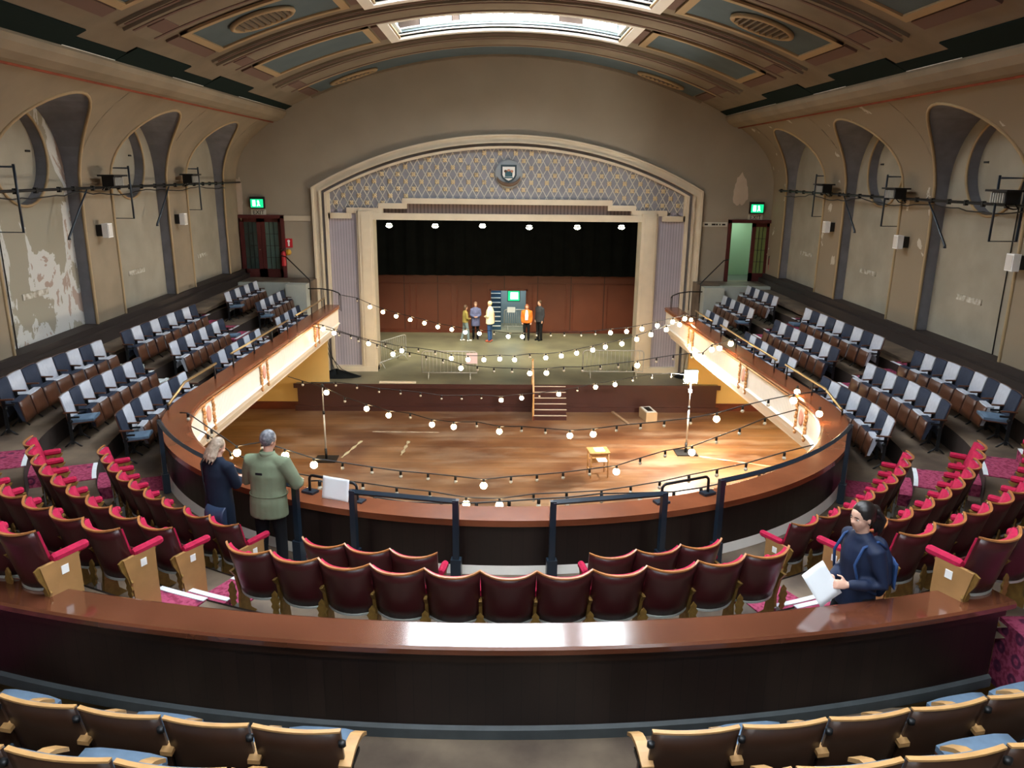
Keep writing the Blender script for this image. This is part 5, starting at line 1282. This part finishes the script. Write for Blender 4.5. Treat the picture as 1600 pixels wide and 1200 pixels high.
# ================================================================ PEOPLE
def loft(mb, pts, rad, n=14, m=0, front=(0, 1, 0), flat=False):
    """tapering limb: rad = list of (side radius, front radius); rounded ends"""
    pts = [Vector(p) for p in pts]; rad = [(r, r) if not isinstance(r, tuple) else r for r in rad]
    d0 = (pts[1]-pts[0]).normalized(); d1 = (pts[-1]-pts[-2]).normalized(); P = []; Rr = []
    for k in (() if flat else (.98, .75, .4)):
        c = math.sqrt(1-k*k); P.append(pts[0]-d0*min(rad[0])*k); Rr.append((rad[0][0]*c, rad[0][1]*c))
    P += pts; Rr += rad
    for k in (.4, .75, .98):
        c = math.sqrt(1-k*k); P.append(pts[-1]+d1*min(rad[-1])*k); Rr.append((rad[-1][0]*c, rad[-1][1]*c))
    vs = []; F = Vector(front)
    for i, p in enumerate(P):
        d = (P[min(i+1, len(P)-1)]-P[max(0, i-1)]).normalized()
        s = d.cross(F)
        if s.length < .25: s = d.cross(Vector((1, 0, 0)))
        s.normalize(); f = s.cross(d).normalized()
        for j in range(n):
            t = 2*PI*j/n; vs.append(p+s*Rr[i][0]*math.cos(t)+f*Rr[i][1]*math.sin(t))
    k = len(P); fs = [(i*n+j, i*n+(j+1) % n, (i+1)*n+(j+1) % n, (i+1)*n+j) for i in range(k-1) for j in range(n)]
    fs += [tuple(range(n-1, -1, -1)), tuple((k-1)*n+j for j in range(n))]
    mb.add(vs, fs, m, True)
def fuse(mb, name, mat, parent, voxel, smooth=4):
    o = mb.build(name, mat, parent)
    md = o.modifiers.new('r', 'REMESH'); md.mode = 'VOXEL'; md.voxel_size = voxel; md.use_smooth_shade = True
    if smooth:
        sm = o.modifiers.new('s', 'SMOOTH'); sm.factor = .5; sm.iterations = smooth
    bpy.context.view_layer.update()
    me = bpy.data.meshes.new_from_object(o.evaluated_get(bpy.context.evaluated_depsgraph_get()))
    o.modifiers.clear(); o.data = me
    if not me.materials: me.materials.append(mat)
    return o
def rotz(p, a, c=(0, 0)):
    x, y = p[0]-c[0], p[1]-c[1]; return Vector((c[0]+x*math.cos(a)-y*math.sin(a), c[1]+x*math.sin(a)+y*math.cos(a), p[2]))
def hand(mb, wrist, dirv, palm_n, side, grip=.5):
    """palm plus four fingers and a side thumb; side=+1 thumb toward +across"""
    d = Vector(dirv).normalized(); n_ = Vector(palm_n).normalized(); a = d.cross(n_).normalized()*side; n_ = (d.cross(a)*(-side)).normalized() if False else n_
    w = Vector(wrist); pc = w+d*.05
    loft(mb, [w, w+d*.03, w+d*.085], [(.026, .018), (.038, .016), (.040, .014)], 10, 0, tuple(n_))
    L = [.068, .078, .072, .056]
    for i in range(4):
        o = a*(.030-.020*i); b = w+d*.085+o; g = grip*(1+.12*i); l = L[i]
        p1 = b+(d*math.cos(g*.6)+n_*math.sin(g*.6))*l*.45; p2 = p1+(d*math.cos(g*1.4)+n_*math.sin(g*1.4))*l*.32; p3 = p2+(d*math.cos(g*2)+n_*math.sin(g*2))*l*.25
        loft(mb, [b-d*.012, p1, p2, p3], [.0095, .009, .008, .007], 8, 0, tuple(a))
    tb = w+d*.028+a*.032; t1 = tb+(d*.6+a*.8).normalized()*.035; t2 = t1+(d*.85+a*.3+n_*.5*grip).normalized()*.03
    loft(mb, [w+d*.02+a*.01, tb, t1, t2], [.014, .013, .011, .009], 8, 0, tuple(n_))
def head(mb, c, yaw, tilt, k=1):
    """c = centre of the skull; faces +y rotated by yaw, pitched by tilt (down +)"""
    Mx = Matrix.Translation(Vector(c)) @ Matrix.Rotation(yaw, 4, 'Z') @ Matrix.Rotation(-tilt, 4, 'X')
    def ell(p, r, sc, n=16):
        q = MB(); q.ball(p, r*k, 0, n, sc); mb.add([Mx @ Vector(v) for v in q.v], q.f, 0, True)
    ell((0, -.012, .02), .098, (.78, .98, .98)); ell((0, .02, -.03), .08, (.8, .85, .95)); ell((0, .042, -.078), .04, (1.0, .85, .75))
    ell((0, .078, -.012), .018, (.55, .6, 1.5), 10); ell((0, .088, -.022), .014, (1, .9, .8), 8); ell((0, .066, .018), .02, (2.2, .5, .5), 10)
    ell((0, .068, -.053), .016, (1.35, .6, .55), 10)
    for s in (-1, 1):
        ell((s*.076, -.008, -.01), .026, (.35, .6, 1.1), 10); ell((s*.04, .052, -.022), .024, (1, .6, .9), 10)
    return Mx
def person(name, loc, rz, h, cfg, near):
    """cfg: jacket, trousers, colours, arms (shoulder/elbow/wrist), head yaw/tilt, hair"""
    k = h/1.75; vx = .0085 if near else .024; G = lambda p: Vector(p)*k
    lean = cfg.get('lean', 0); L = lambda p: Vector((p[0], p[1]+lean*max(0, p[2]-.95), p[2]))*k
    body = MB(); hy, ht = cfg.get('head', (0, 0))
    hc = L((0, .03, 1.635)); 
    Mx = head(body, hc, hy, ht, k)
    loft(body, [L((0, 0, 1.40)), L((0, .005, 1.47)), hc+Vector((0, -.012, -.05))*k], [.06*k, .054*k, .055*k])
    loft(body, [L((0, 0, .92)), L((0, 0, 1.05)), L((0, .01, 1.25)), L((0, 0, 1.38))], [(.15*k, .1*k), (.13*k, .095*k), (.155*k, .11*k), (.13*k, .085*k)])
    legs = cfg.get('legs', [((-.09, 0), (-.1, .02), (-.1, 0)), ((.09, 0), (.1, .02), (.1, 0))]); arms = cfg['arms']
    tr = MB(); sh = MB(); cw = cfg.get('cloth', 1.0)
    for hp, kn, an in legs:
        a = G((hp[0], hp[1], .93)); b = G((kn[0], kn[1], .5)); c = G((an[0], an[1], .09))
        loft(body, [a, (a+b)/2, b, (b+c)/2, c], [.08*k, .07*k, .055*k, .052*k, .036*k]); loft(body, [c+G((0, -.03, -.04)), c+G((0, .14, -.06))], [.035*k, .028*k])
        sl = cfg.get('leg_w', 1)
        loft(tr, [a+G((0, 0, .03)), (a+b)/2, b, (b*.45+c*.55), c+G((0, 0, -.0))], [.098*k*sl, .088*k*sl, .07*k*sl, .066*k*sl, .058*k*sl])
        loft(sh, [c+G((0, -.05, -.05)), c+G((0, .05, -.045)), c+G((0, .16, -.06))], [(.042*k, .038*k), (.046*k, .036*k), (.044*k, .026*k)])
    loft(tr, [L((0, 0, .88)), L((0, 0, 1.02))], [(.165*k, .118*k), (.15*k, .11*k)])
    jk = MB(); hem = cfg.get('hem', .82)
    prof = cfg.get('jprof', [(hem, .2, .15), (1.0, .185, .14), (1.12, .18, .135), (1.28, .195, .14), (1.38, .19, .115), (1.44, .12, .09)])
    loft(jk, [L((0, 0, z)) for z, a, b in prof], [(a*k*cw, b*k*cw) for z, a, b in prof], 20, flat=True)
    loft(jk, [L((0, 0, 1.38)), L((0, .0, 1.455))], [(.085*k, .08*k), (.066*k, .066*k)], 16)
    for i, (sh_, el, wr, hd, pn, gr) in enumerate(arms):
        s_ = -1 if i == 0 else 1; S, E_, W_ = L(sh_), L(el), L(wr)
        loft(body, [S, (S+E_)/2, E_, (E_+W_)/2, W_], [.05*k, .045*k, .038*k, .034*k, .026*k])
        sw = cfg.get('sleeve', 1)
        if cfg.get('short', False): loft(jk, [S, (S+E_)/2], [.07*k, .062*k])
        else: loft(jk, [L((sh_[0]*.6, sh_[1], sh_[2]+.015)), S, (S+E_)/2, E_, (E_+W_)/2, W_-(W_-E_).normalized()*.03], [.07*k, .078*k*sw, .068*k*sw, .06*k*sw, .054*k*sw, .044*k*sw])
        if near: hand(body, W_, hd, pn, s_ if s_ < 0 else 1, gr)
        else: loft(body, [W_, W_+Vector(hd).normalized()*.1*k], [(.04*k, .03*k), (.035*k, .025*k)])
    b = fuse(body, 'person', cfg['skin'], None, vx, 3); b.location = loc; b.rotation_euler = (0, 0, rz)
    fuse(tr, cfg.get('leg_name', 'trousers'), cfg['trousers'], b, .014 if near else .026, 3); fuse(sh, 'shoes', cfg['shoes'], b, .012 if near else .022, 2)
    j = fuse(jk, cfg.get('top_name', 'jacket'), cfg['jacket'], b, .013 if near else .026, 4)
    # hair
    hm = MB(); hs = cfg['hair']
    def he(p, r, sc, n=16):
        q = MB(); q.ball(p, r*k, 0, n, sc); hm.add([Mx @ Vector(v) for v in q.v], q.f, 0, True)
    he((0, -.025, .032), .105, (.82, .94, .98))
    if hs in ('long', 'bob', 'bun', 'medium'): he((0, -.05, -.02), .09, (.9, .75, 1.0))
    if hs == 'long':
        he((0, -.045, -.06), .095, (1.0, .7, .9))
        for i in range(26):
            a = PI*(.0+1.0*i/25); x = -.088*math.cos(a); y = -.03-.07*math.sin(a); sw = .012*math.sin(i*2.3); dl = .03*math.sin(i*1.7)
            P = [(x*.8, y*.8, .05), (x*1.02, y*1.02, -.03), (x*1.2+sw, y*1.1, -.11), (x*1.3-sw, y*1.05-.01, -.17+dl)]
            loft(hm, [Mx @ Vector(p) for p in P], [.018*k, .02*k, .017*k, .006*k], 8)
    if hs == 'medium':
        for i in range(9):
            a = PI*(.05+.9*i/8); x = -.085*math.cos(a); y = -.03-.06*math.sin(a)
            loft(hm, [Mx @ Vector((x, y, .03)), Mx @ Vector((x*1.05, y, -.09))], [.024*k, .018*k], 8)
    if hs == 'bun': he((0, -.135, .01), .042, (1, 1, 1)); 
    if hs == 'ponytail':
        he((0, -.045, .0), .092, (.86, .8, .95)); he((0, -.125, .03), .045, (1, 1, 1))
        for i in range(7): loft(hm, [Mx @ Vector((.012*(i-3), -.13, .03)), Mx @ Vector((.018*(i-3), -.17, -.05)), Mx @ Vector((.014*(i-3), -.15, -.16-.02*(i % 3)))], [.02*k, .02*k, .008*k], 8)
    ho = fuse(hm, 'hair', cfg['hairm'], b, .0075 if near else .02, 1)
    if near and cfg.get('face'):
        for s in (-1, 1):
            q = MB(); q.ball((s*.031, .0655, .004), .0105, 0, 10, (1.3, .6, .75)); e = MB(); e.add([Mx @ Vector(v) for v in q.v], q.f, 0, True); e.build('eye', M('eye_white', '#d8d2cc', .3), b)
            q = MB(); q.ball((s*.031, .0705, .004), .006, 0, 8, (1, .6, 1)); e = MB(); e.add([Mx @ Vector(v) for v in q.v], q.f, 0, True); e.build('iris', M('dark_iris', '#20140e', .3), b)
            q = MB(); q.tube([(s*.014, .079, .024), (s*.03, .077, .028), (s*.05, .066, .023)], [.003, .0035, .002], 6); e = MB(); e.add([Mx @ Vector(v) for v in q.v], q.f, 0, True); e.build('eyebrow', cfg['hairm'], b)
        q = MB(); q.ball((0, .075, -.053), .012, 0, 10, (1.7, .45, .5)); e = MB(); e.add([Mx @ Vector(v) for v in q.v], q.f, 0, True); e.build('lips', M('lips', '#a5635c', .4), b)
    return b, Mx, k
m_navyc = M('navy_wool_coat', '#182131', .85, var=.1, vscale=6, spec=.2); m_olive = M('sage_green_jacket', '#6f7a63', .8, var=.08, vscale=5, spec=.2, bump=.4, bscale=9); m_blackc = M('black_cloth', '#15161a', .85, spec=.2); m_denim = M('blue_denim', '#35507c', .85, var=.15, vscale=12, spec=.2)
m_blonde = M('ash_blonde_hair', '#b3a08c', .45, hex2='#80705f', vscale=30); m_grey = M('grey_dark_hair', '#4d4f55', .5, hex2='#85878c', vscale=35); m_dkhair = M('dark_brown_hair', '#1c1513', .4); m_blue = M('bright_blue_jacket_trim', '#243f6b', .7, spec=.3); m_navyj = M('deep_navy_jacket', '#16213a', .65, var=.1, vscale=7, spec=.3)
# man in green jacket leaning at the balcony, seen from behind
man, Mx, k = person('person', (-2.93, 8.20, fl(8.2)), R_(-14), 1.75, dict(skin=m_skin, jacket=m_olive, trousers=m_blackc, shoes=M('brown_shoe', '#3a2a20', .5), hair='short', hairm=m_grey, head=(R_(-22), R_(22)), lean=.10, hem=.80, cloth=1.12, sleeve=1.25,
    jprof=[(.78, .205, .155), (.95, .2, .15), (1.10, .185, .14), (1.26, .205, .145), (1.38, .205, .12), (1.44, .12, .09)],
    arms=[((-.2, -.01, 1.41), (-.30, .06, 1.14), (-.16, .30, 1.10), (.5, .8, -.1), (0, -.1, -1), .5), ((.2, -.01, 1.41), (.33, .06, 1.15), (.22, .32, 1.08), (-.3, .9, -.1), (0, 0, -1), .5)],
    legs=[((-.09, 0), (-.11, .0), (-.12, -.06)), ((.09, 0), (.1, .05), (.11, .03))]), True)
tag(man, 'person in a sage green jacket and black trousers leaning on the balcony edge', 'person', None)
MB().box(-.04, .04, -.165, -.155, 1.32, 1.345).build('neck_tab', m_blackc, man)
q = MB(); q.tube([(.222*math.sin(2*PI*i/28), .005+.168*math.cos(2*PI*i/28)+.012, 1.04) for i in range(28)], .007, 5, closed=True); q.build('waist_cord', M('olive_seam', '#566048', .8), man)
def collar(b, m_, z=1.5, r=.085, y=.1):
    q = MB(); q.shell(lambda u, v: (r*(1+.15*v)*math.sin(2*PI*u), y*.5-.0+r*(1+.15*v)*math.cos(2*PI*u)*.95, z-.05+.06*(1-v)+.0), 20, 2, (0, 0, -.006), 0); q.build('collar', m_, b)
collar(man, m_olive, 1.53, .082, .10)
# woman in navy coat
wo, Mx, k = person('person', (-3.62, 8.53, fl(8.5)), R_(-25), 1.57, dict(skin=m_skin2, jacket=m_navyc, trousers=m_denim, shoes=m_white, hair='long', hairm=m_blonde, head=(R_(-30), R_(25)), lean=.06, hem=.5, cloth=1.05, sleeve=1.12, top_name='coat',
    jprof=[(.56, .2, .155), (.8, .2, .155), (1.0, .185, .145), (1.15, .175, .14), (1.28, .185, .14), (1.38, .175, .115), (1.44, .11, .09)],
    arms=[((-.18, 0, 1.4), (-.24, .05, 1.15), (-.08, .25, 1.12), (.5, .8, .1), (0, -.1, -1), .6), ((.18, 0, 1.4), (.25, .07, 1.14), (.10, .28, 1.13), (-.5, .8, .1), (0, 0, -1), .6)]), True)
tag(wo, 'person with long ash blonde hair in a navy coat and jeans at the balcony', 'person')
bag = empty('shoulder_bag'); bag.parent = wo
bpy.data.objects.remove(bag)
q = MB(); q.shell(lambda u, v: (.02+.28*u, -.20-.03*math.sin(PI*u)*math.sin(PI*v), .62+.24*v-.02*math.sin(PI*u)), 8, 6, lambda u, v: (0, -.06*math.sin(PI*v)**.5-.005, 0), 0); bg = q.build('shoulder_bag', M('dark_blue_bag', '#24344d', .5), wo); MB().tube([(.03, -.2, .86), (-.02, -.19, 1.1), (-.08, -.15, 1.32), (-.12, -.02, 1.39)], .008, 6).build('strap', m_blackc, bg)
o = MB().box(-.035, .035, 0, .008, -.07, .07).build('phone', M('phone_screen', '#dfe8ee', .3, emit=.5)); o.location = (-3.36, 8.86, 4.70); o.rotation_euler = (R_(-50), 0, R_(-25)); tag(o, 'lit phone held by the person in the navy coat', 'phone')
# woman walking with papers at right
rw, Mx, k = person('person', (2.60, 5.50, 4.13), R_(98), 1.70, dict(skin=m_skin2, jacket=m_navyj, trousers=m_blackc, shoes=m_blackc, hair='ponytail', hairm=m_dkhair, face=True, head=(R_(8), R_(8)), lean=.02, hem=.84, cloth=.97, sleeve=.95,
    arms=[((-.18, -.01, 1.4), (-.24, -.06, 1.14), (-.17, .20, 1.13), (.1, 1, .1), (.9, 0, -.4), .9), ((.18, -.01, 1.4), (.22, -.04, 1.13), (.05, .2, 1.08), (-.5, .8, 0), (0, 0, -1), .6)],
    legs=[((-.09, 0), (-.1, -.06), (-.1, -.2)), ((.09, 0), (.1, .12), (.1, .12))]), True)
# arms list: index 0 = person's left is -x
tag(rw, 'person with dark tied hair in a navy jacket walking with papers in hand', 'person')
collar(rw, m_blue, 1.415, .078, .0)
for s_ in (-1, 1):
    MB().tube([(s_*.12, -.13, 1.36), (s_*.13, -.04, 1.43), (s_*.13, .08, 1.39), (s_*.14, .145, 1.25), (s_*.17, .11, 1.08), (s_*.17, -.05, 1.0)], .012, 6).build('backpack_strap', m_blue, rw)
q = MB(); loft(q, [(0, -.16, .94), (0, -.19, 1.05), (0, -.18, 1.25), (0, -.15, 1.36)], [(.10, .05), (.13, .07), (.12, .06), (.08, .04)]); fuse(q, 'backpack', m_navyj, rw, .012, 3)
MB().shell(lambda u, v: (-.13+.26*u, -.255+.02*math.cos(6*u), 1.0+.22*v), 6, 6, (0, -.01, 0), 0).build('backpack_pocket', m_blue, rw)
# two sheets of paper in the hand
def papers(off, rot, lab):
    o = MB().shell(lambda u, v: (-.105+.21*u, .01*math.sin(3*u), -.15+.3*v), 6, 6, (0, .002, 0), 0).build('paper_sheet', m_paper); o.location = off; o.rotation_euler = rot; tag(o, lab, 'paper', 'papers in the hand')
papers((2.22, 5.30, 5.24), (R_(-20), R_(-28), R_(18)), 'large white sheet held upright by the walking person, outer one')
# five people on the stage
def SA(pose):
    rest = [((-.18, 0, 1.4), (-.22, -.02, 1.12), (-.21, .05, .88), (0, .2, -1), (1, 0, 0), .5), ((.18, 0, 1.4), (.22, -.02, 1.12), (.21, .05, .88), (0, .2, -1), (-1, 0, 0), .5)]
    hold = [((-.18, 0, 1.4), (-.23, .02, 1.13), (-.07, .22, 1.08), (1, .5, 0), (0, 0, -1), .5), ((.18, 0, 1.4), (.23, .02, 1.13), (.07, .22, 1.08), (-1, .5, 0), (0, 0, -1), .5)]
    return {'rest': rest, 'hold': hold, 'one': [rest[0], hold[1]]}[pose]
c_oli = M('olive_khaki_top', '#8a7a3f', .8); c_tun = M('blue_grey_tunic', '#5a5f85', .8, var=.2, vscale=25); c_wht = M('cream_shirt', '#f0e2c0', .8); c_org = M('orange_cardigan', '#e0701f', .8); c_chr = M('charcoal_jacket', '#26272e', .8); c_hair3 = M('white_hair', '#e8d9a8', .6); c_br = M('brown_hair', '#4a3424', .6); c_gry = M('pale_jeans', '#6f7f86', .8); c_van = M('brown_vest', '#a07850', .8)
P1, _, _ = person('person', (-1.72, 33.7, 1), R_(-70), 1.62, dict(skin=m_skin, jacket=c_oli, trousers=c_gry, shoes=m_white, hair='medium', hairm=c_br, head=(0, .1), arms=SA('hold'), hem=.9, legs=[((-.09, 0), (-.1, -.05), (-.1, -.16)), ((.09, 0), (.1, .1), (.1, .12))]), False); tag(P1, 'person in a khaki top and pale jeans, leftmost on the stage', 'person')
P2, _, _ = person('person', (-1.28, 34.2, 1), R_(-175), 1.68, dict(skin=m_skin, jacket=c_tun, trousers=m_blackc, shoes=m_blackc, hair='short', hairm=M('thin_hair', '#8a6a58', .6), head=(0, .25), arms=SA('hold'), hem=.62, cloth=1.1, top_name='tunic'), False); tag(P2, 'person in a blue patterned tunic facing front on the stage', 'person')
P3_, _, _ = person('person', (-.62, 33.6, 1), R_(70), 1.82, dict(skin=m_skin, jacket=c_wht, trousers=m_denim, shoes=M('red_shoe', '#b0503a', .6), hair='short', hairm=c_hair3, head=(0, .1), arms=SA('hold'), hem=.78, cloth=1.2), False); tag(P3_, 'person with white hair in a cream shirt and jeans on the stage', 'person')
q = MB(); q.shell(lambda u, v: (.16+.05*math.sin(PI*u), -.15+.25*u, .85+.4*v), 6, 4, (.03, 0, 0), 0); q.build('shoulder_bag', c_van, P3_)
P4, _, _ = person('person', (1.02, 34.0, 1), R_(175), 1.62, dict(skin=m_skin, jacket=c_org, trousers=m_blackc, shoes=m_blackc, hair='medium', hairm=M('auburn_hair', '#9a5a3c', .6), head=(0, 0), arms=SA('rest'), hem=.85, cloth=1.12, sleeve=1.3, top_name='cardigan'), False); tag(P4, 'person in an orange cardigan and black trousers on the stage', 'person')
q = MB(); loft(q, [(0, .15, .95), (0, .165, 1.15), (0, .12, 1.36)], [(.07, .03), (.08, .03), (.05, .03)]); q.build('shirt_front', m_paper, P4)
P5, _, _ = person('person', (1.6, 33.95, 1), R_(130), 1.82, dict(skin=m_skin, jacket=c_chr, trousers=m_blackc, shoes=m_blackc, hair='short', hairm=c_br, head=(0, 0), arms=SA('rest'), hem=.82, cloth=1.05), False); tag(P5, 'person in black jacket and trousers, rightmost on the stage', 'person')
